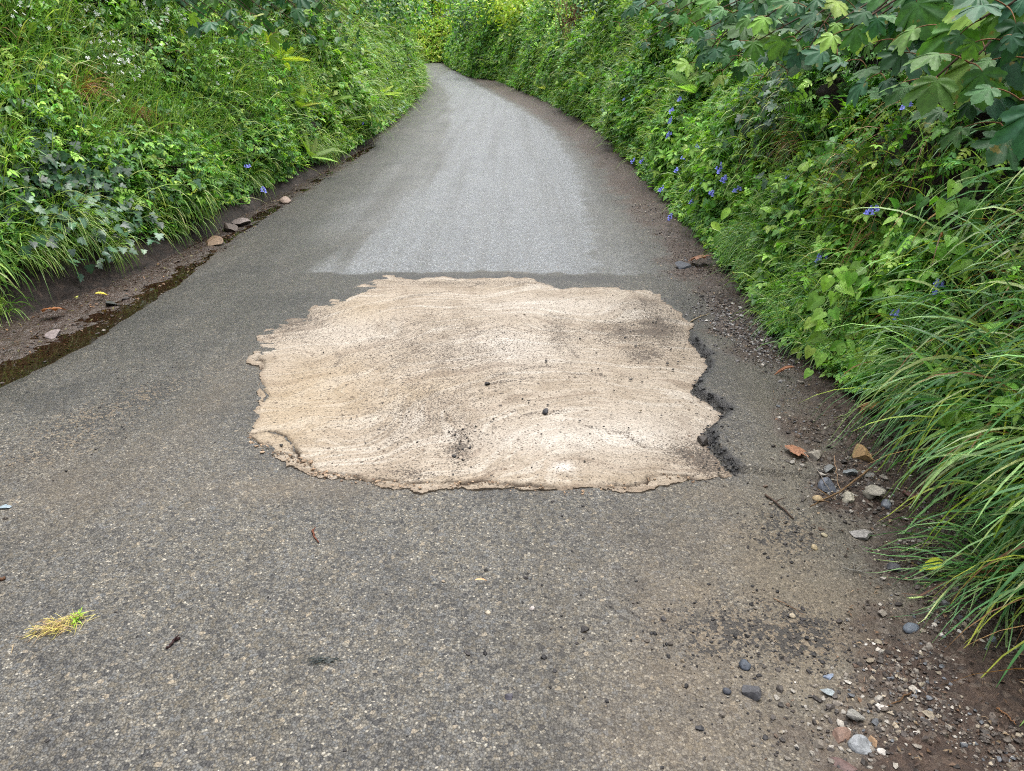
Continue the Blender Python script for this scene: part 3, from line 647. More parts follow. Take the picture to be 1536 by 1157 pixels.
STONES = [
 (1291, 680, 21, 26, (196, 160, 112), 'tan wedge-shaped stone standing alone on the brown verge soil', .9, .95),
 (1222, 690, 26, 12, (158, 150, 138), 'flat pale stone half sunk in soil beside a curled orange leaf', .6, .4),
 (1240, 728, 26, 22, (110, 116, 128), 'dark blue-grey block-shaped stone below the crossing thin stems', .95, .7),
 (1307, 735, 24, 34, (168, 162, 148), 'longest pale grey stone of the verge pile, pointing to the camera', .9, .6),
 (1300, 711, 20, 14, (152, 150, 146), 'grey stone touching the thick end of the forked twig', .8, .6),
 (1302, 743, 16, 14, (148, 142, 128), 'small round grey-brown pebble against the longest pale stone', .2, .8),
 (1328, 754, 15, 15, (142, 148, 158), 'small blue-grey wedge stone right of the verge pile', .9, .7),
 (1271, 745, 18, 16, (188, 182, 164), 'cream triangular stone chip just under the forked twig', .95, .6),
 (1273, 708, 20, 16, (142, 148, 150), 'grey stone at the back of the pile between two darker ones', .8, .7),
 (1242, 707, 14, 14, (140, 142, 140), 'small grey stone with a rusty underside at the back of the pile', .8, .8),
 (1226, 748, 15, 10, (196, 172, 132), 'small tan pebble at the left tip of the verge pile', .3, .7),
 (1365, 745, 19, 20, (122, 84, 76), 'dull red stone under the hanging grass right of the pile', .9, .5),
 (1444, 775, 17, 22, (112, 110, 112), 'dark grey upright stone tucked under overhanging grass', .6, .9),
 (1293, 797, 30, 22, (166, 162, 158), 'pale grey flat angular stone alone where asphalt meets soil', .9, .5),
 (1411, 840, 26, 28, (128, 116, 104), 'brown angular stone, left one of a pair near the yellow leaf', .9, .75),
 (1440, 841, 32, 34, (118, 102, 90), 'brown rounded stone, right one of a pair near the yellow leaf', .6, .8),
 (1366, 939, 26, 16, (108, 118, 130), 'blue-grey oval pebble with fine stripes below the yellow leaf', .25, .55),
 (1417, 907, 18, 14, (138, 138, 142), 'mottled grey pebble between the yellow leaf and grass', .6, .6),
 (1488, 963, 17, 12, (160, 170, 184), 'pale bluish pebble under the low grass at the edge', .6, .6),
 (1340, 851, 20, 16, (92, 92, 98), 'dark slaty stone on the soil left of the yellow leaf', .9, .6),
 (1117, 994, 17, 19, (82, 90, 102), 'smooth dark blue oval pebble lying on gritty asphalt', .15, .7),
 (1127, 1033, 27, 27, (92, 92, 96), 'dark speckled lump of asphalt on the gritty road', .6, .7),
 (1090, 1035, 13, 12, (72, 76, 86), 'small near-black pebble left of the speckled asphalt lump', .2, .8),
 (1243, 1013, 17, 10, (138, 152, 174), 'blue pointed stone chip at the edge of the gravel', .9, .4),
 (1241, 1037, 22, 13, (158, 168, 172), 'pale bluish sliver of stone below the blue pointed chip', .9, .35),
 (1279, 1070, 27, 22, (152, 150, 144), 'grey angular stone above the orange-brown stone', .9, .75),
 (1262, 1096, 32, 23, (132, 106, 92), 'orange-brown flat stone beside the pale grey slab', .5, .4),
 (1291, 1112, 34, 30, (158, 162, 166), 'pale grey slab-like stone, biggest in the bottom gravel', .6, .6),
 (1311, 1106, 13, 24, (172, 140, 108), 'thin tan flake leaning on the pale grey slab', .9, .6),
 (1227, 1114, 18, 16, (128, 120, 110), 'small grey-brown stone left of the pale grey slab', .8, .6),
 (1262, 1141, 42, 26, (104, 82, 78), 'reddish ridged stone half buried at the bottom edge', .7, .25),
 (1188, 923, 10, 8, (190, 176, 152), 'small cream pebble on olive asphalt above dark crumbs', .2, .7),
 (1305, 990, 15, 9, (150, 138, 120), 'small beige flat pebble at the asphalt and gravel border', .5, .5),
 (1221, 821, 9, 8, (190, 172, 136), 'tiny tan pebble among black crumbs on olive asphalt', .2, .7),
 (1236, 802, 10, 7, (196, 184, 154), 'small cream pebble between crumbs and the flat grey stone', .3, .6),
 (347, 340, 19, 18, (108, 96, 88), 'brown-grey stone in the gutter beside a tilted pale slab', .6, .8),
 (362, 333, 25, 14, (138, 126, 122), 'pale mauve-grey tilted slab in the gutter', .8, .5),
 (321, 362, 25, 11, (146, 122, 98), 'flat tan stone lying in the gutter trickle', .8, .4),
 (428, 300, 17, 13, (172, 150, 136), 'pinkish stone in the far gutter under ferns', .8, .6),
 (79, 500, 20, 12, (150, 138, 136), 'pale pinkish wedge stone at the edge of the brown puddle', .9, .5),
 (167, 456, 17, 7, (62, 66, 62), 'dark flat stone poking out of the brown puddle', .8, .4),
 (4, 757, 26, 10, (158, 176, 186), 'pale blue slate chip on asphalt at the far left', .9, .3),
 (818, 619, 9, 9, (62, 62, 68), 'black round pebble in the middle of the sandy patch', .2, .8),
 (1055, 661, 14, 13, (74, 68, 64), 'dark brown lump on the patch beside its broken edge', .5, .8),
 (1024, 400, 22, 9, (72, 78, 88), 'dark slate flake on the soil above the sandy patch', .9, .3),
 (732, 919, 8, 6, (210, 198, 176), 'small cream chip on open asphalt with dark crumbs around', .3, .6),
 (763, 1045, 12, 12, (88, 86, 96), 'dark purple-grey chip sitting on asphalt near the bottom', .8, .6),
 (1050, 1090, 14, 10, (58, 58, 62), 'black tar lump on dusty asphalt near the bottom', .6, .6),
 (798, 913, 8, 7, (206, 196, 190), 'white-pink chip beside dark crumbs on asphalt', .5, .6),
]
for i, (u, v, w, h, c, lb, an, fl) in enumerate(STONES):
    stone('pebble' if 'pebble' in lb else 'stone', u, v, w, h, c, lb, 100+i*3, an, fl, cat='pebble' if 'pebble' in lb else 'stone')

def build_gravel():
    """loose chippings on the verge and crumbs on the road: uncountable"""
    def scatter(name, label, n, sampler, size, cols, seed, mat=M_STONE):
        rng = np.random.default_rng(seed); x, y, k = sampler(rng, n); x, y, k = map(np.asarray, (x, y, k))
        V0, F0 = ico(1); P = len(x); parts = [rock(seed+q, (1, 1, .62), .8, 1)[0] for q in range(10)]
        T = np.stack(parts)[rng.integers(0, 10, P)]
        s = size(rng, P)*k; a = rng.uniform(0, 6.28, P); st = rng.uniform(.6, 1.35, P)
        tx, ty, tz = T[..., 0]*s[:, None]*st[:, None], T[..., 1]*s[:, None], T[..., 2]*s[:, None]
        X = tx*np.cos(a)[:, None]-ty*np.sin(a)[:, None]+x[:, None]; Y = tx*np.sin(a)[:, None]+ty*np.cos(a)[:, None]+y[:, None]
        Z = tz+(road_h(x, y)+s*.18)[:, None]
        V = np.stack([X, Y, Z], -1).reshape(-1, 3); Fc = (F0[None]+(np.arange(P)*len(V0))[:, None, None]).reshape(-1, 3)
        pal = np.array([S(*c[:3]) for c in cols]); w = np.array([c[3] for c in cols], float); w /= w.sum()
        C = np.repeat(pal[rng.choice(len(pal), P, p=w)]*rng.uniform(.75, 1.25, (P, 1)), len(V0), 0)
        tag(mk(name, V, [Fc], mat, C, None, False), label, 'gravel', kind='stuff')
    def verge(rng, n):
        y = np.exp(rng.uniform(np.log(1.0), np.log(8), n)); x = xA(y)+rng.normal(.28, .28, n)
        r, l = smin_soil(x, y); dn = fbm(x*4, y*4, 141, 3)
        k = (rng.uniform(0, 1, n) < r*sm(.36, .62, dn)*1.1) & (x < xR(y)+.1); return x[k], y[k], np.ones(k.sum())
    gcols = [(150, 142, 132, 3), (118, 108, 98, 4), (92, 84, 78, 5), (70, 62, 58, 5), (172, 160, 140, 2), (200, 192, 180, 1.2), (112, 92, 78, 1.6), (112, 116, 122, 1.5), (214, 208, 200, .25)]
    scatter('gravel', 'loose mixed gravel scattered over the brown verge soil', 34000, verge, lambda r, n: .0025+r.gamma(1.5, .0030, n), gcols, 11)
    def heap(rng, n):
        B = [(1300, 725, .16, .22, .4), (1345, 660, .12, .2, .2), (1260, 745, .10, .12, .15), (1280, 1080, .14, .10, .25)]; x, y = [], []
        for u, v, a, b, f in B:
            cx, cy = G(u, v); q = int(n*f); x.append(cx+rng.normal(0, a, q)); y.append(cy+rng.normal(0, b, q))
        x, y = np.concatenate(x), np.concatenate(y); return x, y, np.ones(len(x))
    scatter('gravel', 'pale and dark stone chips crowding between the verge stones', 1100, heap, lambda r, n: .004+r.gamma(1.5, .0036, n), [(176, 170, 160, 3), (140, 132, 122, 3), (92, 86, 82, 4), (64, 58, 54, 4), (206, 200, 190, 1), (124, 104, 88, 1.5)], 17)
    def pale(rng, n):
        c = GL([(1085, 470), (1120, 500), (1150, 530)]); k = rng.integers(0, 3, n)
        return c[k, 0]+rng.normal(0, .10, n), c[k, 1]+rng.normal(0, .22, n), np.ones(n)
    scatter('gravel', 'patch of pale and blackish chippings beside the upper right patch corner', 1500, pale, lambda r, n: .005+r.gamma(1.6, .003, n), [(170, 168, 168, 3), (120, 116, 116, 3), (60, 56, 56, 5), (216, 212, 206, .8)], 12)
    def crumbs(rng, n):
        B = [(1110, 945, .2, .1, 300), (1210, 955, .08, .09, 120), (1175, 800, .10, .13, 110), (1065, 690, .05, .12, 70), (985, 495, .2, .35, 260), (690, 675, .03, .12, 60), (170, 610, .1, .35, 120), (90, 672, .1, .3, 70), (790, 900, .1, .14, 30), (850, 590, .6, .7, 110), (700, 640, .5, .5, 90), (1090, 670, .03, .16, 60), (700, 1000, 1.0, .25, 80), (300, 850, 1.0, .5, 60), (1180, 1060, .15, .14, 120)]
        x, y = [], []
        for u, v, a, b, q in B:
            cx, cy = G(u, v); x.append(cx+rng.normal(0, a, q)); y.append(np.clip(cy+rng.normal(0, b, q), .9, 9))
        x, y = np.concatenate(x), np.concatenate(y); return x, y, np.ones(len(x))
    scatter('gravel', 'black tar crumbs strewn over the patch and asphalt', 1, crumbs, lambda r, n: .003+r.gamma(1.5, .0022, n), [(44, 42, 44, 5), (62, 58, 58, 4), (96, 88, 80, 2), (150, 136, 116, 1)], 13)
    def lefts(rng, n):
        y = np.exp(rng.uniform(np.log(2.6), np.log(12), n)); x = xG(y)-rng.uniform(-.05, .3, n); return x, y, np.ones(n)
    scatter('gravel', 'dark wet grit and chips along the gutter', 1400, lefts, lambda r, n: .004+r.gamma(1.4, .004, n), [(78, 66, 60, 4), (58, 50, 46, 4), (120, 104, 92, 1.5), (150, 140, 130, .5)], 14)
    def lip(rng, n):
        k0, k1 = int(14*NSEG), int(27*NSEG); k = rng.integers(k0, k1, n); p = PATCH[k]+rng.normal(0, .010, (n, 2))+np.array([.012, 0]); return p[:, 0], p[:, 1], np.ones(n)
    scatter('gravel', 'black lumps of broken tar along the right edge of the patch', 260, lip, lambda r, n: .004+r.gamma(2, .003, n), [(34, 34, 37, 5), (50, 50, 54, 4), (70, 68, 68, 1)], 15)
    def rim(rng, n):
        c = CRACKS[0]; k = rng.integers(0, len(c), n); p = c[k]+rng.normal(0, .012, (n, 2))-np.array([0, .018]); return p[:, 0], p[:, 1], np.ones(n)
    scatter('gravel', 'sandy crumbs along the cracked lower rim of the patch', 260, rim, lambda r, n: .003+r.gamma(1.6, .0028, n), [(192, 166, 138, 4), (168, 140, 112, 3), (130, 104, 82, 2)], 16)
build_gravel()
LITTER = True

# ------------------------------------------------------------------ twigs, fallen leaves, straw on the road
def twig(nm, px, rad, rgb, label, lift=.006, forks=(), cat='twig'):
    pts = []
    for u, v in px:
        x, y = G(u, v); pts.append((x, y, float(road_h(x, y)[0])+lift))
    pts = np.array(pts); t = np.linspace(0, 1, 14); tt = np.linspace(0, 1, len(pts))
    P = np.stack([np.interp(t, tt, pts[:, k]) for k in range(3)], 1); P[1:-1] += R.normal(0, .0018, (12, 3)); org = P[0].copy()
    a = Acc(); V, Fs = tube(P, np.linspace(rad, rad*.55, 14), 6); a.add(V, Fs, np.array(S(*rgb))*.9)
    for f, du, dv in forks:
        q0 = P[int(f*13)]; e = q0+np.array([du, dv, .012]); V, Fs = tube(curve(q0, e, .05, .08, 6), np.linspace(rad*.6, rad*.3, 6), 5); a.add(V, Fs, np.array(S(*rgb)))
    o = a.build(nm, M_BARK, None, True, org); o.location = org
    return tag(o, label, cat)
twig('twig', [(1304, 711), (1262, 744), (1214, 768)], .0048, (138, 112, 82), 'thick forked brown twig lying across the verge stones', .02, [(.75, -.03, .035), (.9, -.03, -.02), (.85, .02, -.03)])
twig('twig', [(1147, 747), (1168, 762), (1190, 781)], .0042, (92, 76, 66), 'dark straight twig on olive asphalt left of the stone pile', .006, [(.4, .04, .01)])
twig('twig', [(1262, 586), (1283, 596), (1292, 612), (1292, 640)], .0045, (168, 140, 104), 'pale bent stick hanging from the grass onto the soil', .012)
twig('twig', [(1035, 484), (1048, 477), (1064, 472)], .004, (176, 160, 132), 'short pale stick by the upper right patch corner', .006)
twig('twig', [(1203, 697), (1220, 718), (1242, 747)], .0022, (158, 148, 136), 'thin grey stem leaning over the dark blue block stone', .03)
twig('twig', [(1249, 697), (1252, 725), (1258, 755)], .002, (168, 140, 112), 'thin brown stem upright across the stone pile', .03)
twig('twig', [(1300, 690), (1318, 682), (1332, 672)], .003, (170, 150, 116), 'short straw-coloured stick right of the tan wedge stone', .006)
twig('twig', [(1322, 636), (1334, 650), (1342, 662)], .002, (140, 124, 104), 'thin curved stem above the tan wedge stone', .008)
twig('twig', [(1370, 1040), (1346, 1055), (1325, 1066)], .0025, (110, 84, 60), 'thin brown stick on the bottom gravel', .006)
twig('twig', [(1490, 1075), (1505, 1085), (1520, 1098)], .0025, (150, 110, 78), 'reddish thin stick in the lower right corner', .006)
twig('twig', [(1160, 900), (1185, 912), (1205, 925)], .0016, (128, 100, 76), 'hair-thin brown stem above the dark crumbs', .004)
twig('twig', [(1264, 855), (1282, 860), (1303, 858)], .002, (150, 148, 140), 'grey star-shaped dead stem on olive asphalt', .008, [(.5, .02, .05), (.5, .05, -.09), (.3, -.03, .02), (.6, .06, .02)], 'stem')
twig('bark_flake', [(268, 957), (258, 965), (250, 974)], .0052, (72, 52, 52), 'small dark purple bark flake on grey asphalt', .004, [(.4, .014, .01)], 'bark')
twig('bark_flake', [(470, 797), (471, 806), (478, 816)], .0042, (118, 74, 58), 'curled red-brown bud scale on asphalt below the patch', .004, [(.2, .008, .014)], 'bark')
twig('twig', [(8, 868), (-6, 872), (-20, 874)], .006, (112, 82, 62), 'brown stick end at the left picture edge', .005)

def tl(outline, z0=.0, fold=.06, droop=.15, ring=True, hub=(0, .1), pleat=None):
    """leaf template from the right-hand outline, y up; fan with a mid ring"""
    h = np.array(outline, float); l = h[::-1].copy(); l[:, 0] *= -1
    O = np.concatenate([h, l[1:-1]]) if abs(h[0, 0]) < 1e-6 else np.concatenate([h, l[1:]])
    n = len(O); c = np.array(hub)
    V = [np.array([[c[0], c[1], 0]])]; rs = (.5, 1.) if ring else (1.,)
    for r in rs:
        q = c+(O-c)*r; V.append(np.c_[q, np.zeros(n)])
    V = np.concatenate(V); Fs3 = np.array([(0, 1+i, 1+(i+1) % n) for i in range(n)]); Fq = []
    if ring: Fq = np.array([(1+i, 1+n+i, 1+n+(i+1) % n, 1+(i+1) % n) for i in range(n)])
    rr = np.hypot(V[:, 0], V[:, 1])
    V[:, 2] = np.abs(V[:, 0])*fold*2 - droop*rr**2
    tint = np.ones(len(V)); tint[0] = 1.25
    if pleat is not None:
        ang = np.arctan2(V[:, 0]-c[0], V[:, 1]-c[1]); pv = np.array(pleat)
        dd = np.min(np.abs(ang[:, None]-pv[None]), 1); k = np.clip(dd/.35, 0, 1)
        V[:, 2] += (k-.5)*.05*np.clip(rr*1.5, 0, 1); tint = 1.14-.18*k
        tint[0] = 1.3
    return V, [Fs3]+([Fq] if ring else []), tint
SYC = tl([(0, -.02), (.10, -.09), (.24, -.12), (.36, -.07), (.47, -.06), (.52, .03), (.63, .07), (.68, .16), (.62, .22), (.62, .29), (.55, .33), (.53, .39), (.60, .44), (.63, .52), (.70, .55), (.70, .64), (.76, .70), (.74, .80), (.65, .79), (.58, .83), (.50, .78), (.42, .78), (.35, .72), (.30, .69), (.32, .76), (.29, .82), (.30, .89), (.22, .93), (.19, 1.0), (.10, 1.03), (0, 1.14)], 0, .02, .20, True, (0, .06), (0, .72, -.72, 1.38, -1.38))
IVY = tl([(0, 0), (.16, -.1), (.36, -.06), (.56, .12), (.40, .30), (.32, .40), (.46, .62), (.26, .62), (.12, .86), (0, 1)], 0, .08, .12, False, (0, .15), (0, .7, -.7))
HEART = tl([(0, 0), (.12, -.13), (.30, -.14), (.44, -.02), (.47, .18), (.38, .45), (.22, .72), (.08, .92), (0, 1.02)], 0, .10, .22, True, (0, .12), (0,))
OVATE = tl([(0, 0), (.16, .10), (.27, .30), (.28, .50), (.18, .75), (0, 1)], 0, .14, .2, False, (0, .35), (0,))
ROUND = tl([(0, 0), (.28, .06), (.42, .32), (.36, .66), (.16, .92), (0, .98)], 0, .12, .15, False, (0, .4), (0,))
LANCE = tl([(0, 0), (.09, .18), (.13, .45), (.08, .75), (0, 1)], 0, .2, .3, False, (0, .4), (0,))
_d = np.array([(0, 0, 0), (.30, .45, .07), (0, .5, 0), (-.30, .45, .07), (0, 1, -.12)], float)
DIAM = (_d, [np.array([(0, 1, 2), (0, 2, 3), (2, 1, 4), (3, 2, 4)])], np.array([1, .95, 1.1, .95, 1.0]))
def combine(parts):
    V, F3, F4, T = [], [], [], []; n = 0
    for (v, f, t) in parts:
        V.append(v); T.append(t)
        for q in f:
            if len(q): (F3 if q.shape[1] == 3 else F4).append(q+n)
        n += len(v)
    return np.concatenate(V), [np.concatenate(x) for x in (F3, F4) if x], np.concatenate(T)
def moved(T, s, ang, pos, tilt=0.):
    v, f, t = T; c, s_ = math.cos(ang), math.sin(ang); w = v*s
    w = np.stack([w[:, 0]*c+w[:, 1]*s_, -w[:, 0]*s_+w[:, 1]*c, w[:, 2]+tilt*np.hypot(w[:, 0], w[:, 1])], 1)+np.asarray(pos)
    return w, f, t
TRI = combine([moved(OVATE, .62, 0, (0, .42, 0)), moved(OVATE, .52, 1.25, (.02, .36, 0), -.1), moved(OVATE, .52, -1.25, (-.02, .36, 0), -.1)])
PINN = combine([moved(OVATE, .34, 0, (0, .72, 0))]+[moved(OVATE, .30-.02*k, s*1.05, (0, .2+.2*k, 0), -.12) for k in range(3) for s in (-1, 1)])
# sprig of little opposite leaves: the common small-leaved cover
SPRIG = combine([moved(ROUND, .24, .2, (0, .78, 0))]+[moved(OVATE, .40-.06*k, s*(1.1-.15*k), (0, .12+.24*k, 0), .05-.1*k) for k in range(4) for s in (-1, 1)])

def fallen(nm, T, u, v, w, rgb, label, rot, lift=.008, curl=1.0, cat='leaf', tilt=(0, 0)):
    x, y = G(u, v); s = w*mpp(y); V, Fs, t = T; V = V*s; V[:, 2] *= curl
    c, s_ = math.cos(rot), math.sin(rot); V = np.stack([V[:, 0]*c-V[:, 1]*s_, V[:, 0]*s_+V[:, 1]*c, V[:, 2]], 1)
    V[:, 2] += V[:, 0]*tilt[0]+V[:, 1]*tilt[1]; V[:, 2] -= V[:, 2].min()
    C = np.array(S(*rgb))[None]*t[:, None]*(.8+.4*fbm(V[:, 0]*120, V[:, 1]*120, 3, 2))[:, None]
    o = mk(nm, V, Fs, M_DEAD, C); o.location = (x, y, float(road_h(x, y)[0])+lift); return tag(o, label, cat)
fallen('fallen_leaf', OVATE, 1413, 865, 34, (188, 200, 60), 'bright yellow-green fallen leaf on the dark verge soil', 1.45, .012, 1.5, tilt=(.15, .35))
fallen('fallen_leaf', SYC, 1182, 692, 26, (134, 96, 74), 'curled orange-brown dead leaf at the left of the verge stones', -1.3, .002, 1.)
fallen('fallen_leaf', SYC, 1058, 402, 26, (122, 86, 64), 'brown dead leaf on soil beside the dark slate flake', .6, .006, 2.)
fallen('fallen_leaf', OVATE, 1098, 428, 20, (132, 92, 66), 'orange-brown dead leaf under the drooping grass tuft', -.7, .008, 2.)
fallen('fallen_leaf', LANCE, 1190, 568, 30, (136, 92, 64), 'long orange dead leaf at the foot of the heart-leaved plant', 1.5, .006, 1.5)
fallen('fallen_leaf', SYC, 1312, 628, 24, (142, 96, 66), 'crumpled brown leaf on the soil below long grass', .9, .006, 2.3)
fallen('fallen_leaf', OVATE, 145, 452, 16, (196, 184, 70), 'small yellow leaf beside the brown puddle', -1.1, .03, 1.2)
fallen('fallen_leaf', OVATE, 118, 456, 12, (180, 186, 96), 'pale green leaf scrap on the silt by the puddle', .8, .03, 1.2)
fallen('fallen_leaf', LANCE, 712, 878, 20, (188, 150, 112), 'tiny tan leaf fragment on open asphalt', -1.2, .004, 1.)
fallen('fallen_leaf', SYC, 80, 481, 22, (128, 84, 52), 'rotting brown leaf on the silt beside the pinkish stone', .3, .02, 2.)

def blades(P, D, L, W, droop, K=5, rng=R, colour=None, tipc=None, floor=None, side=None):
    """N grass blades as curved strips; returns V,F,C"""
    N = len(P); t = np.linspace(0, 1, K+1); pos = np.empty((N, K+1, 3)); pos[:, 0] = P; d = unit(D.copy()); dirs = [d]
    for k in range(K):
        g_ = np.zeros((N, 3)); g_[:, 2] = -droop*(.35+1.1*t[k+1]); d = unit(d+g_/K*2.2); pos[:, k+1] = pos[:, k]+d*(L/K)[:, None]; dirs.append(d)
    dirs = np.stack(dirs, 1)
    if floor is not None: pos[..., 2] = np.maximum(pos[..., 2], floor)
    sv = unit(np.cross(D, np.array([0, 0, 1.]))+rng.normal(0, .45, (N, 3))) if side is None else side
    sv = sv[:, None]-(sv[:, None]*dirs).sum(-1, keepdims=True)*dirs; sv = unit(sv)
    w = (np.interp(t, [0, .15, .55, .85, 1], [.65, 1, .85, .42, .06])[None]*W[:, None]*.5)[..., None]
    V = np.stack([pos-sv*w, pos+sv*w], 2).reshape(-1, 3)
    b = (np.arange(N)*(K+1)*2)[:, None]; k = (np.arange(K)*2)[None]
    q = np.stack([b+k, b+k+1, b+k+3, b+k+2], -1).reshape(-1, 4)
    C = colour[:, None]*np.interp(t, [0, .25, 1], [.95, 1, 1.08])[None, :, None]
    if tipc is not None: C = C*(1-t[None, :, None]**3*.6)+tipc[:, None]*t[None, :, None]**3*.6
    C = np.repeat(C, 2, 1).reshape(-1, 3)
    return V, [q], np.clip(C, 0, 1)

def straw_clump():
    cx, cy = G(86, 942); z = float(road_h(cx, cy)[0]); a = Acc(); rng = np.random.default_rng(4); n = 230
    ax = unit(np.array([.85, .52, 0])); P = np.zeros((n, 3)); t = rng.normal(0, .030, n); P += ax*t[:, None]; P[:, :2] += rng.normal(0, .016, (n, 2)); P[:, 2] = rng.uniform(.002, .022, n)*np.exp(-(t/.04)**2)+.003
    D = ax*rng.choice([-1, -1, 1], n)[:, None]+rng.normal(0, .7, (n, 3))*np.array([1, 1, .5])
    pal = np.array([S(184, 172, 104), S(176, 152, 112), S(200, 190, 104), S(160, 134, 104)])
    V, Fs, C = blades(P, D, rng.uniform(.02, .062, n), np.full(n, .0015), np.full((n, 1), .35)[:, 0], 5, rng, pal[rng.integers(0, 4, n)], floor=.002); a.add(V, Fs, C)
    n2 = 40; P2 = np.tile(ax*.055+np.array([0, 0, .008]), (n2, 1))+rng.normal(0, .009, (n2, 3)); P2[:, 2] = np.abs(P2[:, 2])
    V, Fs, C = blades(P2, rng.normal(0, 1, (n2, 3))*np.array([1, 1, .5]), rng.uniform(.012, .03, n2), np.full(n2, .003), np.full(n2, .3), 4, rng, np.tile(S(140, 178, 44), (n2, 1)), floor=.002); a.add(V, Fs, C)
    o = a.build('straw_clump', M_GRASS); o.location = (cx, cy, z); tag(o, 'clump of dry yellow moss and straw lying on the grey asphalt', 'straw')
    cx, cy = G(486, 992); z = float(road_h(cx, cy)[0]); a = Acc(); n = 70; P = rng.normal(0, 1, (n, 3))*np.array([.018, .006, .0]); P[:, 2] = rng.uniform(.003, .010, n)
    V, Fs, C = blades(P, np.array([1, .15, 0])*rng.choice([-1, 1], n)[:, None]+rng.normal(0, .4, (n, 3))*np.array([1, 1, .3]), rng.uniform(.01, .03, n), np.full(n, .0022), np.full(n, .3), 4, rng, np.tile(S(44, 52, 52), (n, 1))*rng.uniform(.6, 1.4, (n, 1)), floor=.002); a.add(V, Fs, C)
    o = a.build('feather', M_GRASS); o.location = (cx, cy, z); tag(o, 'small tuft of dark blue-grey down on open asphalt', 'feather')
straw_clump()

# ------------------------------------------------------------------ greenery of the banks
GREEN = {'grass': [(98, 142, 54), (118, 158, 66), (88, 130, 50), (134, 166, 80), (78, 116, 48), (150, 170, 96)],
         'cover': [(88, 142, 54), (106, 160, 60), (74, 122, 50), (124, 174, 66), (66, 110, 50), (142, 180, 72), (98, 150, 82)],
         'dark': [(50, 88, 46), (60, 98, 52), (44, 76, 44), (74, 112, 62)],
         'ivy': [(44, 76, 52), (54, 90, 60), (38, 64, 46), (78, 112, 80)],
         'lime': [(150, 180, 62), (168, 190, 70), (136, 172, 64)],
         'syc': [(56, 98, 54), (66, 110, 56), (48, 88, 56), (80, 122, 54), (52, 94, 64)],
         'blue': [(98, 146, 82), (82, 132, 74), (116, 160, 92), (72, 118, 66), (136, 174, 104), (150, 176, 110)],
         'bright': [(118, 170, 66), (132, 182, 72), (104, 156, 60), (146, 188, 80)],
         'young': [(120, 156, 62), (134, 164, 70), (108, 148, 60)],
         'sun': [(184, 212, 100), (202, 222, 116), (170, 204, 96), (214, 222, 120), (158, 196, 100), (140, 180, 90)],  # greens lightened: backlit glow of the far end painted into leaf colour
         'straw': [(150, 116, 74), (128, 98, 62), (170, 140, 92), (116, 82, 54)]}
def pick(key, n, rng, var=.22):
    pal = np.array([S(*c) for c in GREEN[key]]); c = pal[rng.integers(0, len(pal), n)]*np.array([1.06, .98, 1.08])
    return c*np.exp(rng.normal(0, var, (n, 1)))*np.exp(rng.normal(0, .06, (n, 3)))
OUT = {-1: np.array([1., 0, 0]), 1: np.array([-1., 0, 0]), 2: np.array([0, -1., 0])}
def ysamp(rng, n, y0, y1, p=1.6):
    """denser near the camera: pdf ~ y^-p"""
    u = rng.uniform(0, 1, n); a, b = y0**(1-p), y1**(1-p); return (a+(b-a)*u)**(1/(1-p))
def low_edge(side, y):
    """slope position where the plants begin above bare soil"""
    if side == -1: return S0+.02+sm(16, 8, y)*(.02+.24*fbm(y*1.3, y*0, 201, 3)) + sm(6.5, 5., y)*.06
    if side == 1: return S0-.05+.12*fbm(y*1.7, y*0, 202, 3)
    return S0
def place(side, n, rng, y0, y1, s0, s1, off, p=1.6, dens=None):
    y = rng.uniform(y0, y1, n) if side == 2 else ysamp(rng, n, y0, y1, p)
    s = S0+rng.uniform(s0, s1, n); k = s > low_edge(side, y)+rng.uniform(0, .12, n)
    if dens is not None: k &= rng.uniform(0, 1, n) < dens(y, s)
    y, s = y[k], s[k]; P = bank_xyz(side, y, s); Nn = bank_nrm(side, y, s)
    o = off*np.clip((s-low_edge(side, y))/.5, .4, 1)*(.25+1.3*fbm(y*2.6, s*2.6, 301+side, 3))*rng.uniform(0, 1, len(y))**.7
    P = P+Nn*o[:, None]; return P, Nn, y, s
def leaf_layer(acc, T, side, n, rng, pal, y0, y1, s0, s1, off, size, p=1.6, dens=None, up=.8, rand=.55, growth=.045, droop=.5):
    P, Nn, y, s = place(side, n, rng, y0, y1, s0, s1, off, p, dens)
    m = len(P)
    if not m: return
    nn = unit(Nn*.8+np.array([0, 0, up])+rng.normal(0, rand, (m, 3)))
    d = OUT[side]*.6+np.array([0, 0, -droop])+rng.normal(0, .7, (m, 3)); d = unit(d-(d*nn).sum(1, keepdims=True)*nn)
    X, Y, Z = frames(d, nn)
    dist = np.hypot(P[:, 0], P[:, 1]); sc = size*np.maximum(1, 1+growth*(dist-5))*rng.uniform(.6, 1.35, m)
    V, Fs, C = inst(T, P-Y*sc[:, None]*.5, X, Y, Z, sc, pick(pal, m, rng) if isinstance(pal, str) else pal(m, rng, y, s)); acc.add(V, Fs, C)
def blade_layer(acc, side, n, rng, pal, y0, y1, s0, s1, L, W, droop, p=1.6, dens=None, out=.5, up=.9, rnd=.35, growth=.05, along=0., tip=None):
    P, Nn, y, s = place(side, n, rng, y0, y1, s0, s1, .16, p, dens); m = len(P)
    if not m: return
    D = unit(Nn*out+np.array([0, along, up])+rng.normal(0, rnd, (m, 3)))
    dist = np.hypot(P[:, 0], P[:, 1]); gr = np.maximum(1, 1+growth*(dist-5))
    ln = L*rng.uniform(.45, 1.25, m)*np.minimum(gr, 1.5); wd = W*rng.uniform(.6, 1.3, m)*gr
    V, Fs, C = blades(P-Nn*.03, D, ln, wd, droop*rng.uniform(.5, 1.5, m), 7 if L > .45 else 5, rng, pick(pal, m, rng) if isinstance(pal, str) else pal(m, rng, y, s), floor=.012); acc.add(V, Fs, C)

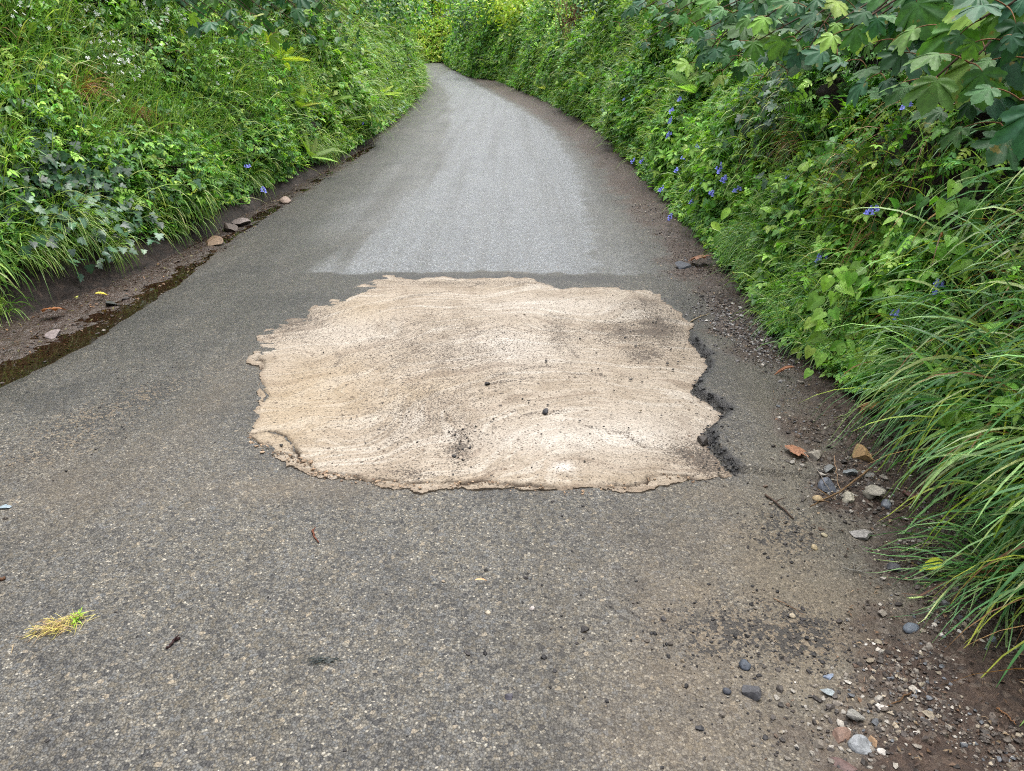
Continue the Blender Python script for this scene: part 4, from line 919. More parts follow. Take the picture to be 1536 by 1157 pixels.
def nmix(side, seed, a, b, sc=1.2, w=.12):
    """density that follows patches of noise"""
    return lambda y, s: sm(a-w, a+w, fbm(y*sc, s*sc*1.3, seed, 3)) if b is None else sm(a-w, a+w, fbm(y*sc, s*sc*1.3, seed, 3))*b(y, s)
def build_litter():
    rng = np.random.default_rng(31)
    def strew(label, x, y, size, cols, zoff=.006):
        n = len(x); P = np.c_[x, y, road_h(x, y)+zoff]; nn = unit(np.array([0, 0, 1.])+rng.normal(0, .35, (n, 3))); d = rng.normal(0, 1, (n, 3)); d = d-(d*nn).sum(1, keepdims=True)*nn; X, Y, Z = frames(d, nn)
        pal = np.array([S(*c) for c in cols]); sc = size*rng.uniform(.4, 1.5, (n, 1))*np.array([[1, 1, 1.5]])*np.stack([rng.uniform(.15, 1, n), np.ones(n), np.ones(n)], 1)
        V, Fs, C = inst(DIAM, P, X, Y, Z, sc, pal[rng.integers(0, len(pal), n)]*np.exp(rng.normal(0, .25, (n, 1)))); tag(mk('litter', V, Fs, M_DEAD, C), label, 'leaf litter', kind='stuff')
    y = np.exp(rng.uniform(np.log(1.), np.log(24), 5200)); x = xR(y)-np.abs(rng.normal(.12, .26, len(y))); k = x > xA(y)-.12
    strew('brown dead leaf scraps and bits of stem on the verge under the bluebell bank', x[k], y[k], .015, [(72, 56, 46), (56, 45, 38), (92, 72, 56), (112, 96, 76), (48, 40, 36)])
    y = np.exp(rng.uniform(np.log(2.5), np.log(14), 2400)); x = xL(y)+rng.uniform(-.05, .32, len(y))*(xG(y)-xL(y))/.3; x = xL(y)+rng.uniform(-.1, 1, len(y))*(xG(y)-xL(y)+.03)
    strew('dark leaf scraps and bits of stem on the silt of the gutter', x, y, .022, [(72, 54, 42), (56, 44, 38), (104, 80, 58), (88, 84, 50), (48, 40, 36)])
build_litter()
def build_left():
    rng = np.random.default_rng(21)
    a = Acc()
    leaf_layer(a, SPRIG, -1, 44000, rng, 'cover', 3.0, 12, .0, 2.9, .17, .080, 1.2, nmix(-1, 401, .36, lambda y, s: 1-.55*sm(1.0, 1.9, s-S0)))
    leaf_layer(a, TRI, -1, 17000, rng, 'cover', 3.0, 14, .0, 2.9, .22, .068, 1.3, nmix(-1, 402, .50, None))
    leaf_layer(a, TRI, -1, 5200, rng, 'cover', 3.0, 12, .0, 2.4, .26, .068, 1.3, nmix(-1, 411, .48, None))
    leaf_layer(a, OVATE, -1, 5000, rng, 'cover', 3.0, 12, .0, 2.6, .24, .055, 1.3, nmix(-1, 412, .5, None))
    leaf_layer(a, OVATE, -1, 9000, rng, 'dark', 3.0, 16, .0, 2.9, .14, .06, 1.3)
    leaf_layer(a, PINN, -1, 7000, rng, 'lime', 3.0, 16, .0, 2.6, .2, .085, 1.4, nmix(-1, 403, .60, None))
    tag(a.build('undergrowth', M_LEAF), 'small-leaved green undergrowth covering the near bank by the gutter', 'undergrowth', kind='stuff')
    a = Acc()
    leaf_layer(a, SPRIG, -1, 30000, rng, 'cover', 11, 59, .0, 3.4, .3, .13, 1.3, None, growth=.03)
    leaf_layer(a, DIAM, -1, 46000, rng, 'grass', 11, 59, .0, 3.6, .34, .075, 1.3, None, growth=.03)
    leaf_layer(a, DIAM, -1, 26000, rng, 'dark', 11, 59, .9, 3.9, .3, .09, 1.3, nmix(-1, 404, .45, None), growth=.03)
    tag(a.build('undergrowth', M_LEAF), 'dense green undergrowth on the distant bank above the gutter', 'undergrowth', kind='stuff')
    a = Acc()
    dn = lambda y, s: np.clip(.25+1.1*sm(.42, .58, fbm(y*1.1, s*1.6, 405, 3)), 0, 1)
    blade_layer(a, -1, 7000, rng, 'grass', 2.8, 13, .1, 3.0, .42, .0066, .75, 1.3, dn)
    blade_layer(a, -1, 19000, rng, 'grass', 3.2, 13, .75, 3.0, .36, .0066, .5, 1.3, lambda y, s: sm(.36, .56, fbm(y*1.5, s*1.2, 415, 3)), out=.35, up=1.1, rnd=.3)
    blade_layer(a, -1, 4200, rng, 'grass', 2.8, 12, .05, .55, .28, .0072, 1.5, 1.4, lambda y, s: sm(.40, .6, fbm(y*1.6, s*0, 406, 2)), out=1.0, up=.45)
    blade_layer(a, -1, 11000, rng, 'grass', 12, 45, .0, 3.0, .42, .007, .8, 1.3)
    blade_layer(a, -1, 2600, rng, 'straw', 3.5, 12, .8, 2.2, .24, .0035, 1.2, 1.4, nmix(-1, 407, .60, None, 1.5))
    tag(a.build('grass', M_GRASS), 'mixed meadow grass growing all over the gutter-side bank', 'grass', kind='stuff')
build_left()
def build_right():
    rng = np.random.default_rng(22)
    hollow = lambda y, s: 1-.85*sm(.55, .85, s-S0)*(1-sm(4.0, 5.6, y))
    both = lambda f: (lambda y, s: f(y, s)*hollow(y, s))
    a = Acc()
    leaf_layer(a, SPRIG, 1, 24000, rng, 'cover', 3.2, 12, -.02, 2.6, .18, .085, 1.3, both(nmix(1, 501, .38, None)))
    leaf_layer(a, TRI, 1, 12000, rng, 'cover', 3.2, 14, .0, 2.6, .2, .085, 1.3, both(nmix(1, 502, .45, None)))
    leaf_layer(a, PINN, 1, 8000, rng, 'cover', 3.0, 14, .0, 1.3, .22, .085, 1.3, both(nmix(1, 503, .45, None)))
    leaf_layer(a, OVATE, 1, 8500, rng, 'dark', 1.2, 16, .1, 2.9, .12, .06, 1.3, both(lambda y, s: 1+0*y))
    leaf_layer(a, ROUND, 1, 4200, rng, 'cover', 3.5, 10, .05, 1.1, .22, .058, 1.3, both(nmix(1, 504, .5, None)))
    leaf_layer(a, HEART, 1, 2600, rng, 'cover', 3.4, 9, .02, 1.2, .22, .055, 1.3, both(nmix(1, 511, .52, None)))
    leaf_layer(a, TRI, 1, 4600, rng, 'bright', 3.5, 9, .0, .9, .26, .085, 1.3, both(nmix(1, 512, .46, None)))
    leaf_layer(a, PINN, 1, 3600, rng, 'bright', 3.2, 8, .0, .8, .26, .09, 1.3, both(nmix(1, 513, .48, None)))
    leaf_layer(a, TRI, 1, 260, rng, 'bright', 2.0, 3.8, .1, .8, .3, .085, 1.3)
    tag(a.build('undergrowth', M_LEAF), 'leafy low undergrowth around the bluebells on the bank', 'undergrowth', kind='stuff')
    a = Acc()
    leaf_layer(a, SPRIG, 1, 32000, rng, 'cover', 10.5, 66, -.02, 3.4, .3, .13, 1.3, None, growth=.03)
    leaf_layer(a, DIAM, 1, 46000, rng, 'cover', 10.5, 66, .0, 3.6, .34, .075, 1.3, None, growth=.03)
    leaf_layer(a, DIAM, 1, 26000, rng, 'dark', 10.5, 66, .9, 3.9, .3, .09, 1.3, nmix(1, 505, .42, None), growth=.03)
    tag(a.build('undergrowth', M_LEAF), 'dense green undergrowth on the distant bank right of the road', 'undergrowth', kind='stuff')
    a = Acc()
    leaf_layer(a, SPRIG, 2, 9000, rng, 'sun', -24, 3, 0, 3.6, .4, .26, growth=0.)
    leaf_layer(a, DIAM, 2, 34000, rng, 'sun', -24, 3, 0, 3.6, .5, .17, growth=0.)
    tag(a.build('undergrowth', M_THIN), 'pale green hedge growth facing the camera at the bend', 'undergrowth', kind='stuff')
    a = Acc()      # short and medium grass
    blade_layer(a, 1, 6500, rng, 'grass', 3.6, 13, -.02, 2.2, .32, .0072, .8, 1.3, lambda y, s: np.clip(.05+sm(.46, .60, fbm(y*1.1, s*1.6, 506, 3)), 0, 1))
    blade_layer(a, 1, 7000, rng, 'grass', 12, 50, -.02, 2.6, .4, .007, .8, 1.3)
    blade_layer(a, 1, 1000, rng, 'straw', 2.4, 6, .7, 1.7, .4, .004, 1.9, 1.4, nmix(1, 507, .54, None, 1.2), out=.8, up=.3)
    tag(a.build('grass', M_GRASS), 'medium grass among the bluebells on the bank', 'grass', kind='stuff')
    a = Acc()      # long lush grass arching over the verge near the camera
    near = lambda y, s: (1-sm(2.7, 3.7, y))*np.clip(.45+.8*sm(.35, .6, fbm(y*2.2, s*2, 508, 2)), 0, 1)
    blade_layer(a, 1, 7600, rng, 'blue', .9, 4.2, .20, 1.4,   .47, .0125, .85, 1.5, near, out=.75, up=.85, rnd=.5, growth=0, along=-.14)
    blade_layer(a, 1, 420, rng, 'straw', .9, 4.2, .1, 1.2, .5, .006, 1.1, 1.5, near, out=.8, up=.5, rnd=.6, growth=0)
    blade_layer(a, 1, 900, rng, 'lime', .9, 4.2, .12, 1.2, .5, .008, 1., 1.5, near, out=.8, up=.7, rnd=.6, growth=0)
    blade_layer(a, 1, 650, rng, 'blue', .9, 4.2, .10, .42, .24, .0085, 1.3, 1.5, near, out=.95, up=.5, rnd=.4, growth=0, along=-.1)
    blade_layer(a, 1, 2600, rng, 'blue', 3.6, 6.2, .0, .5, .26, .0042, 1.2, 1.5, lambda y, s: sm(.45, .62, fbm(y*1.9, s*0, 509, 2)), out=.8, up=.7, growth=0)
    tag(a.build('grass', M_GRASS), 'long lush arching grass hanging over the verge stones', 'grass', kind='stuff')
build_right()

# ------------------------------------------------------------------ single plants
def bank_at(u, v, lift=0.):
    side, y, s, P = hit_bank(u, v); N = bank_nrm(side, np.array([y]), np.array([s]))[0]; return side, y, s, P+N*lift, N
def px_world(u, v, dist):
    """point on the ray through a photo pixel at a given forward distance"""
    d = ray(u, v); return np.array([0, 0, H])+d*(dist/d[1])

# ferns: every frond is a part
def fern_frond(np_=20):
    ps = []; K = np_
    for k in range(K):
        t = .10+.88*k/(K-1); ln = .30*math.sin(math.pi*min(1, (.12+.9*(1-t))))**.8*(1-.25*t)+.015
        y0 = t; z0 = -.28*t*t
        for s in (-1, 1):
            ang = 1.15-.35*t; q = []; m = 5
            for j in range(m+1):
                r = j/m; w = .020*(1-r)**.6+.002; w *= 1.0
                cx = s*ln*r*math.sin(ang); cy = y0+ln*r*math.cos(ang); zz = z0-.10*ln*r*r
                nx, ny = -math.cos(ang)*s, math.sin(ang)
                wj = w*(1.35 if j % 2 else .8); q.append((cx-nx*wj*s*1, cy-ny*wj, zz)); q.append((cx+nx*wj*s*1, cy+ny*wj, zz))
            v = np.array(q); f = np.array([(2*j, 2*j+1, 2*j+3, 2*j+2) for j in range(m)]); ps.append((v, [f], np.ones(len(v))))
    t = np.linspace(0, 1, 12); V, Fs = tube(np.c_[np.zeros(12), t, -.28*t*t], np.linspace(.010, .003, 12), 4); ps.append((V, Fs, np.full(len(V), .9)))
    return combine(ps)
FROND = fern_frond()
def fern(u, v, size, n, label, lime=False, seed=0, lift=.16):
    size *= 1.0; rng = np.random.default_rng(900+seed); side, y, s, P, N = bank_at(u, v, lift); root = empty('fern', P, label, 'fern')
    for k in range(n):
        az = (k+rng.uniform(-.3, .3))/n*6.283; t1 = unit(np.cross(N, [0, 1, .1])); t2 = np.cross(N, t1)
        d = unit(N*.55+np.array([0, 0, .55])+(t1*math.cos(az)+t2*math.sin(az))*.8); nn = unit(np.array([0, 0, .7])+N*.5-d*.2+rng.normal(0, .1, 3))
        X, Y, Z = frames(d[None], nn[None]); c = pick('lime' if lime else 'grass', 1, rng)
        V, Fs, C = inst(FROND, np.zeros((1, 3)), X, Y, Z, np.array([size*rng.uniform(.75, 1.15)]), c); mk('frond', V, Fs, M_LEAF, C, root)
FERNS = [(905, 105, .42, 7, 'bright yellow-green fern on the bank right of the far road', True), (1058, 158, .42, 7, 'dark green fern in shade below the sycamore leaves', False),
 (890, 130, .34, 6, 'lower yellow-green fern just under the brightest fern', True), (826, 140, .40, 5, 'upright fern at the road edge beyond the bluebells', False),
 (790, 85, .45, 6, 'fern under the brown bare shrub', False), (868, 62, .42, 6, 'fern high on the bank left of the sycamore leaves', True), (852, 112, .4, 6, 'fern in the middle of the far right bank', False),
 (432, 170, .36, 6, 'fern halfway up the gutter-side bank', True), (500, 195, .40, 7, 'fern hanging over the far gutter', False), (560, 150, .45, 7, 'fern low on the bank at the far end of the gutter', True),
 (450, 245, .34, 6, 'fern just above the pinkish gutter stone', False), (395, 105, .36, 6, 'pale fern below the overhanging leaves', True), (600, 140, .5, 7, 'most distant fern on the gutter side', False), (475, 150, .36, 6, 'fern in the grass under the ivy curtain', False)]
for i, f in enumerate(FERNS): fern(*f, seed=i)

# bluebells
def bell_geo():
    prof = [(0, 0), (.0028, -.001), (.0040, -.006), (.0040, -.012), (.0062, -.0165), (.0085, -.0155)]; m = 6; V = []; 
    for r, z in prof: V += [(r*math.cos(a*2*math.pi/m), r*math.sin(a*2*math.pi/m), z) for a in range(m)]
    Fq = [(i*m+j, i*m+(j+1) % m, (i+1)*m+(j+1) % m, (i+1)*m+j) for i in range(len(prof)-1) for j in range(m)]
    return np.array(V), np.array(Fq)
BELL = bell_geo()
def bluebell(u, v, label, seed, nb=7, group=None, big=1.):
    rng = np.random.default_rng(1300+seed); side, y, s, P, N = bank_at(u, v+14)
    # the flower head sits on the ray through its pixel, a hand's breadth in front of the bank
    head = np.array([0, 0, H])+(P-np.array([0, 0, H]))*.93; head[2] += mpp(head[1], head[2])*14
    base = P+np.array([0, 0, -.12])-N*.02; root = empty('bluebell', base, label, 'bluebell', group)
    top = head-base; sd = OUT[side]*.05+np.array([0, rng.normal(0, .02), 0])
    t = np.linspace(0, 1, 9)[:, None]; pth = top*t+N*.10*np.sin(t*math.pi*.9)+np.array([0, 0, .03])*np.sin(t*math.pi)
    tip = pth[-1]+sd*.9+np.array([0, 0, -.035]); pth = np.concatenate([pth, [pth[-1]+sd*.5+np.array([0, 0, -.008])], [tip]])
    V, Fs = tube(pth, np.linspace(.003, .0016, len(pth)), 5); mk('stem', V, Fs, M_LEAF, np.array(S(96, 140, 60)), root)
    a = Acc(); bc = np.array(S(152, 160, 246))
    for k in range(nb):
        f = k/max(1, nb-1); q = pth[-4]*(1-f)+tip*f+rng.normal(0, .005, 3); al = rng.uniform(0, 6.28); off = np.array([math.cos(al), math.sin(al), 0])*.010
        dz = unit(np.array([off[0]*30+sd[0]*3, off[1]*30, 1.3])*np.array([-1, -1, 1])); X, Y, Z = frames(np.array([[math.cos(al), math.sin(al), .2]]), dz[None])
        T = (BELL[0], [BELL[1]], np.ones(len(BELL[0]))); Vv, Ff, C = inst(T, (q+off)[None], X, Y, Z, np.array([1.45*big*rng.uniform(.85, 1.15)]), (bc*rng.uniform(.75, 1.25))[None]); a.add(Vv, Ff, C)
    a.build('blossom', M_PETAL, root)
BLUE = [(941, 147, 'faraway bluebell beside the upper fern on the bank'), (1026, 147, 'bluebell right under the dark sycamore leaves'), (1015, 163, 'bluebell a little below the topmost one on the right bank'), (1012, 180, 'third bluebell down in the column below the sycamore leaves'), (1011, 200, 'lowest bluebell of the column below the sycamore leaves'),
 (909, 164, 'bluebell at the far road edge among grass'), (928, 183, 'bluebell low on the bank beside the strap-like leaves'), (1056, 216, 'bluebell above the dense violet cluster'), (1035, 232, 'pair-headed bluebell upper left of the dense cluster'), (955, 241, 'bluebell near the road edge, left of two side by side'),
 (967, 242, 'bluebell near the road edge, right of two side by side'), (1024, 252, 'drooping bluebell left of the dense cluster'), (1088, 250, 'topmost bluebell of the dense violet cluster'), (1096, 263, 'biggest bluebell in the centre of the dense cluster'), (1066, 272, 'bluebell at the left of the dense cluster'),
 (1049, 281, 'outermost left bluebell of the dense cluster'), (1080, 284, 'lowest bluebell of the dense cluster'), (1117, 279, 'outermost right bluebell of the dense cluster'), (997, 284, 'single bluebell low at the grass edge'), (1047, 297, 'small bluebell under the dense cluster'),
 (1196, 260, 'vivid single bluebell standing by a brown dead stem'), (918, 238, 'pale bluebell fallen over the road edge soil'), (1010, 325, 'violet bluebell drooping over bare soil on a long stalk'), (1249, 381, 'arching bluebell just above the heart-leaved plant'), (1425, 425, 'dark single bluebell deep in the long grass'),
 (1366, 462, 'bluebell hanging among round leaves below the long grass'), (1325, 308, 'faint bluebell in the long grass above the verge'), (1380, 150, 'bluebell in the gloom under large sycamore leaves'), (389, 285, 'bluebell nodding on a long yellow stalk above the gutter'), (364, 242, 'bluebell in grass above the long-stalked one on the gutter side'), (576, 116, 'far bluebell high on the gutter-side bank'), (540, 182, 'far bluebell low on the gutter-side bank')]
for i, (u, v, lb) in enumerate(BLUE): bluebell(u, v, lb, i, 9 if 'big' in lb or 'vivid' in lb or 'arching' in lb else 6+i % 3, None, 1.25 if 'vivid' in lb or 'biggest' in lb else 1.05)

# white flower sprays
def flower_geo():
    V = [(0, 0, 0)]; Fq = []
    for k in range(5):
        a = k*2*math.pi/5; c = lambda r, da, z: (r*math.cos(a+da), r*math.sin(a+da), z); n = len(V); V += [c(.6, .42, .08), c(1, .22, .02), c(1, -.22, .02), c(.6, -.42, .08)]; Fq += [(0, n+3, n+2, n+1), ]; Fq += [(0, n+1, n, n)] if 0 else []
    return np.array(V), np.array([(0, 1+4*k+3, 1+4*k+2, 1+4*k+1) for k in range(5)]+[(0, 1+4*k+1, 1+4*k, 1+4*k) for k in range(0)]).reshape(-1, 4)
def star_geo():
    V = [(0, 0, 0)]; Fs = []
    for k in range(5):
        a = k*2*math.pi/5; n = len(V)
        for r, da, z in ((.62, .36, .1), (1, .2, .05), (1, -.2, .05), (.62, -.36, .1)): V.append((r*math.cos(a+da), r*math.sin(a+da), z))
        Fs += [(0, n+3, n+2), (0, n+2, n+1), (0, n+1, n)]
    return np.array(V), [np.array(Fs)], np.ones(len(V))
STAR = star_geo()
def white_spray(u, v, label, seed, n=14, spread=.10, r=.009):
    rng = np.random.default_rng(1700+seed); side, y, s, P, N = bank_at(u, v, .06); root = empty('white_flower', P, label, 'flower'); st = Acc(); fl = Acc()
    E = N*rng.uniform(.12, .30, (n, 1))+rng.normal(0, spread, (n, 3))*np.array([.5, 1, 1]); E = E+OUT[side]*.02
    for e in E:
        V, Fs = tube(curve(-N*.08+np.array([0, 0, -.06]), e, .12, 0, 6), np.linspace(.0014, .0009, 6), 4); st.add(V, Fs, np.array(S(110, 146, 70)))
    nn = unit(N+np.array([0, 0, .4])+rng.normal(0, .5, (n, 3))); X, Y, Z = frames(unit(rng.normal(0, 1, (n, 3))), nn)
    V, Fs, C = inst(STAR, E, X, Y, Z, r*rng.uniform(.7, 1.2, n), np.tile(S(236, 240, 236), (n, 1))); fl.add(V, Fs, C)
    st.build('stem', M_LEAF, root); fl.build('blossom', M_PETAL, root)
WHITE = [(10, 22, 'white flower spray in the top left corner'), (78, 10, 'white flowers at the top edge beside tall grass'), (92, 55, 'white flowers below the ones at the top edge'), (118, 100, 'biggest white flower spray in the middle of the left grass'), (142, 128, 'trailing white flowers below the biggest spray'), (245, 62, 'sparse white flowers above the green hollow'), (262, 82, 'white flowers right of the sparse ones on the bank'), (292, 118, 'scattered tiny white flowers in pale grass'), (215, 75, 'thin white flowers on the upper grassy bank'), (180, 36, 'tiny white flowers among leaves near the overhang'),
 (1226, 152, 'white bell flowers on upright stalks by the long grass'), (1190, 98, 'white flowers in the dark right of the sycamore branch'), (975, 90, 'tiny white stitchwort on the far right bank'), (1232, 100, 'single white blooms left of the broad sycamore leaves'), (1010, 130, 'faint white flowers under the far sycamore leaves')]
for i, (u, v, lb) in enumerate(WHITE): white_spray(u, v, lb, i, 30 if 'biggest' in lb or 'corner' in lb else 16, .10 if u < 700 else .06, .0145 if u < 700 else .012)

# heart-leaved plants
def leafy(nm, label, cat, root_px, leaves, size, pal, T, mat=M_LEAF, depth=-.10, seed=0):
    """leaves: photo pixels of the leaf centres; each leaf on its own petiole"""
    rng = np.random.default_rng(2100+seed); side, y, s, P, N = bank_at(*root_px); root = empty(nm, P, label, cat); st = Acc(); lf = Acc()
    E = []
    for (u, v, sc) in leaves:
        p = px_world(u, v, P[1]+depth+rng.normal(0, .03)); E.append((p-P, sc))
    top = max(E, key=lambda e: e[0][2])[0]; main = curve(np.array([0, 0, -.03]), top, .0, .05, 9); V, Fs = tube(main, np.linspace(.0035, .002, 9), 5); st.add(V, Fs, np.array(S(104, 120, 60)))
    for e, sc in E:
        q = main[np.argmin(np.linalg.norm(main-e, axis=1))]; V, Fs = tube(curve(q, e, .1, 0, 6), np.linspace(.0018, .0012, 6), 4); st.add(V, Fs, np.array(S(118, 150, 62)))
        nn = unit(np.array([rng.normal(0, .25), -.75, .75])+OUT[side]*.3+rng.normal(0, .2, 3)); d = np.array([rng.normal(0, .5)+OUT[side][0]*.4, -.25, -.75]); X, Y, Z = frames((d-(d@nn)*nn)[None], nn[None]); L_ = size*sc
        Vv, Ff, C = inst(T, (e-Y[0]*L_*.35)[None], X, Y, Z, np.array([L_]), pick(pal, 1, rng, .1)); lf.add(Vv, Ff, C)
    st.build('stem', M_LEAF, root); lf.build('leaves', mat, root)
leafy('heart_leaved_plant', 'bright green heart-leaved plant climbing out of the verge grass', 'plant', (1240, 560), [(1240, 425, .8), (1262, 410, .8), (1284, 405, 1), (1268, 432, 1), (1222, 452, 1), (1250, 446, .7), (1228, 472, .8), (1215, 485, .7), (1252, 470, .7), (1232, 487, .9), (1255, 520, .7), (1225, 505, .9), (1230, 538, .8), (1214, 528, .7), (1212, 560, .6), (1240, 420, .6), (1276, 418, .8), (1292, 420, .7)], .082, 'bright', HEART, M_LEAF, -.16, 1)
leafy('heart_leaved_plant', 'large shiny heart leaves on a vine in the long grass', 'plant', (1455, 420), [(1430, 282, 1.0), (1415, 312, 1.1), (1462, 322, 1.5), (1448, 308, .9), (1408, 378, 1.3), (1436, 372, 1.2), (1462, 382, 1.5), (1440, 395, 1.2), (1470, 348, .9), (1425, 360, .8), (1382, 302, .9)], .066, 'cover', HEART, M_LEAF, -.20, 2)
leafy('dock_plant', 'broad rounded leaves leaning out of the bank over bare soil', 'plant', (1095, 372), [(1080, 352, 1.2), (1112, 362, 1.0), (1100, 335, .9), (1072, 338, .8), (1122, 345, .8), (1090, 318, .9)], .12, 'bright', OVATE, M_LEAF, -.15, 3)
leafy('bramble_shoot', 'yellow-green bramble spray under the sycamore leaves', 'plant', (1365, 200), [(1322, 188, .7), (1335, 182, .8), (1346, 176, .9), (1358, 166, .9), (1370, 162, .9), (1340, 192, .9), (1356, 184, 1), (1372, 174, .9), (1330, 205, .8), (1350, 204, 1)], .05, 'lime', OVATE, M_LEAF, -.12, 4)
leafy('bramble_shoot', 'small yellowish shoot beside the brown dead stem', 'plant', (1250, 240), [(1236, 228, .8), (1246, 222, .9), (1256, 228, .8), (1250, 236, 1.), (1262, 222, .7)], .06, 'lime', OVATE, M_LEAF, -.08, 5)
leafy('nettle', 'bright leafy sprig among ground ivy at the verge edge', 'plant', (1300, 545), [(1262, 520, .9), (1275, 515, .9), (1288, 530, 1.1), (1300, 540, 1.2), (1310, 528, 1), (1320, 538, 1), (1280, 545, .9), (1308, 552, .9)], .075, 'bright', OVATE, M_LEAF, -.15, 6)
leafy('nettle', 'row of round leaves around the low hanging bluebell', 'plant', (1355, 480), [(1318, 440, .9), (1330, 452, .8), (1345, 448, 1), (1372, 448, 1), (1395, 445, .9), (1405, 460, .9), (1345, 470, .8), (1322, 468, .8), (1366, 475, .8), (1335, 436, .9), (1385, 455, .9)], .055, 'bright', ROUND, M_LEAF, -.2, 7)
leafy('nettle', 'pale sapling leaf pair in the lower right grass', 'plant', (1500, 810), [(1498, 795, 1), (1515, 800, 1), (1505, 815, .9), (1525, 785, .9)], .06, 'lime', OVATE, M_LEAF, -.12, 8)
leafy('burdock', 'yellow-green curled leaf standing in the top left grass', 'plant', (40, 62), [(32, 44, 1.2), (50, 40, 1.)], .10, 'lime', OVATE, M_LEAF, -.1, 9)

# ivy
def ivy(label, px, n, rad, seed, size=.055):
    rng = np.random.default_rng(2300+seed); side, y, s, P, N = bank_at(*px); root = empty('ivy', P, label, 'ivy'); st = Acc(); lf = Acc()
    yy = y+rng.normal(0, rad, n); ss = np.clip(s+rng.normal(0, rad*.8, n), S0+.12, 4); Q = bank_xyz(side, yy, ss); NN = bank_nrm(side, yy, ss); Q = Q+NN*rng.uniform(.07, .24, (n, 1))-P
    nn = unit(NN+np.array([0, -.2, .35])+rng.normal(0, .3, (n, 3))); d = np.array([0, 0, -1.])+rng.normal(0, .45, (n, 3)); d = d-(d*nn).sum(1, keepdims=True)*nn; X, Y, Z = frames(d, nn)
    V, Fs, C = inst(IVY, Q, X, Y, Z, size*rng.uniform(.6, 1.4, n), pick('ivy', n, rng, .2)); lf.add(V, Fs, C)
    for k in range(10):
        a = Q[rng.integers(n)]; b = Q[rng.integers(n)]; V, Fs = tube(curve(a*.8, b*.8, .05, .1, 7), .002, 4); st.add(V, Fs, np.array(S(88, 70, 52)))
    st.build('stem', M_BARK, root); lf.build('leaves', M_GLOSS, root)
ivy('dark glossy ivy patch low on the near bank by the gutter', (95, 285), 620, .34, 1); ivy('dark ivy hanging under the top of the distant gutter-side bank', (610, 60), 1500, 1.3, 2, .11); ivy('ivy leaves in the gloom under the near sycamore branches', (1180, 190), 260, .28, 3)
ivy('ivy curtain below the overhanging branches of the left bank', (540, 60), 1300, .9, 4, .085)

# grass tufts one can point at
def tuft(u, v, label, n, L, seed, pal='grass', droop=1.0, W=.0048):
    rng = np.random.default_rng(2500+seed); side, y, s, P, N = bank_at(u, v); root = P
    Q = rng.normal(0, .05, (n, 3))*np.array([.6, 1, .5]); D = unit(N*.7+np.array([0, -.1, .8])+rng.normal(0, .42, (n, 3)))
    V, Fs, C = blades(Q, D, L*rng.uniform(.55, 1.2, n), W*rng.uniform(.7, 1.3, n), droop*rng.uniform(.7, 1.4, n), 6, rng, pick(pal, n, rng)); V[:, 2] = np.maximum(V[:, 2], .01-P[2])
    o = mk('grass_tuft', V, Fs, M_GRASS, C); o.location = P; tag(o, label, 'grass tuft')
tuft(100, 345, 'bright grass tuft spilling over the bare gutter bank', 240, .42, 1); tuft(30, 375, 'grass tuft low at the left picture edge above bare soil', 160, .34, 2); tuft(160, 372, 'small trailing grass tuft on the bare gutter bank', 110, .3, 3, droop=1.5); tuft(120, 145, 'rust-tinged grass tuft in the brown hollow of the left bank', 120, .3, 4, 'straw'); tuft(200, 180, 'dry brown grass tuft in the middle of the left bank', 120, .26, 5, 'straw', 1.4)
tuft(1130, 372, 'dark green grass tuft drooping onto bare soil below the dock leaves', 230, .36, 6, 'blue', 1.3); tuft(1070, 335, 'fine grass tuft at the soil edge beside the drooping bluebell', 170, .28, 7, 'blue', 1.3); tuft(1440, 600, 'tallest grass tuft leaning over the verge stones', 240, .62, 8, 'blue', .9, .0062); tuft(1500, 900, 'grass tuft overhanging the gravel in the lower right', 210, .46, 9, 'blue', 1.2, .006)
tuft(1300, 110, 'long thin grass tuft by the broad sycamore leaves', 170, .45, 10, 'dark', 1.2, .004); tuft(280, 290, 'fresh grass tuft above the tan gutter stone', 150, .3, 11); tuft(370, 265, 'grass tuft around the long-stalked bluebell', 170, .32, 12); tuft(460, 225, 'grass tuft under the far gutter fern', 150, .34, 13); tuft(1215, 225, 'brown stemmed old grass beside the vivid bluebell', 110, .34, 14, 'straw', 1.2, .004)
tuft(6, 470, 'grass wisp at the left edge just above the puddle', 60, .22, 15)

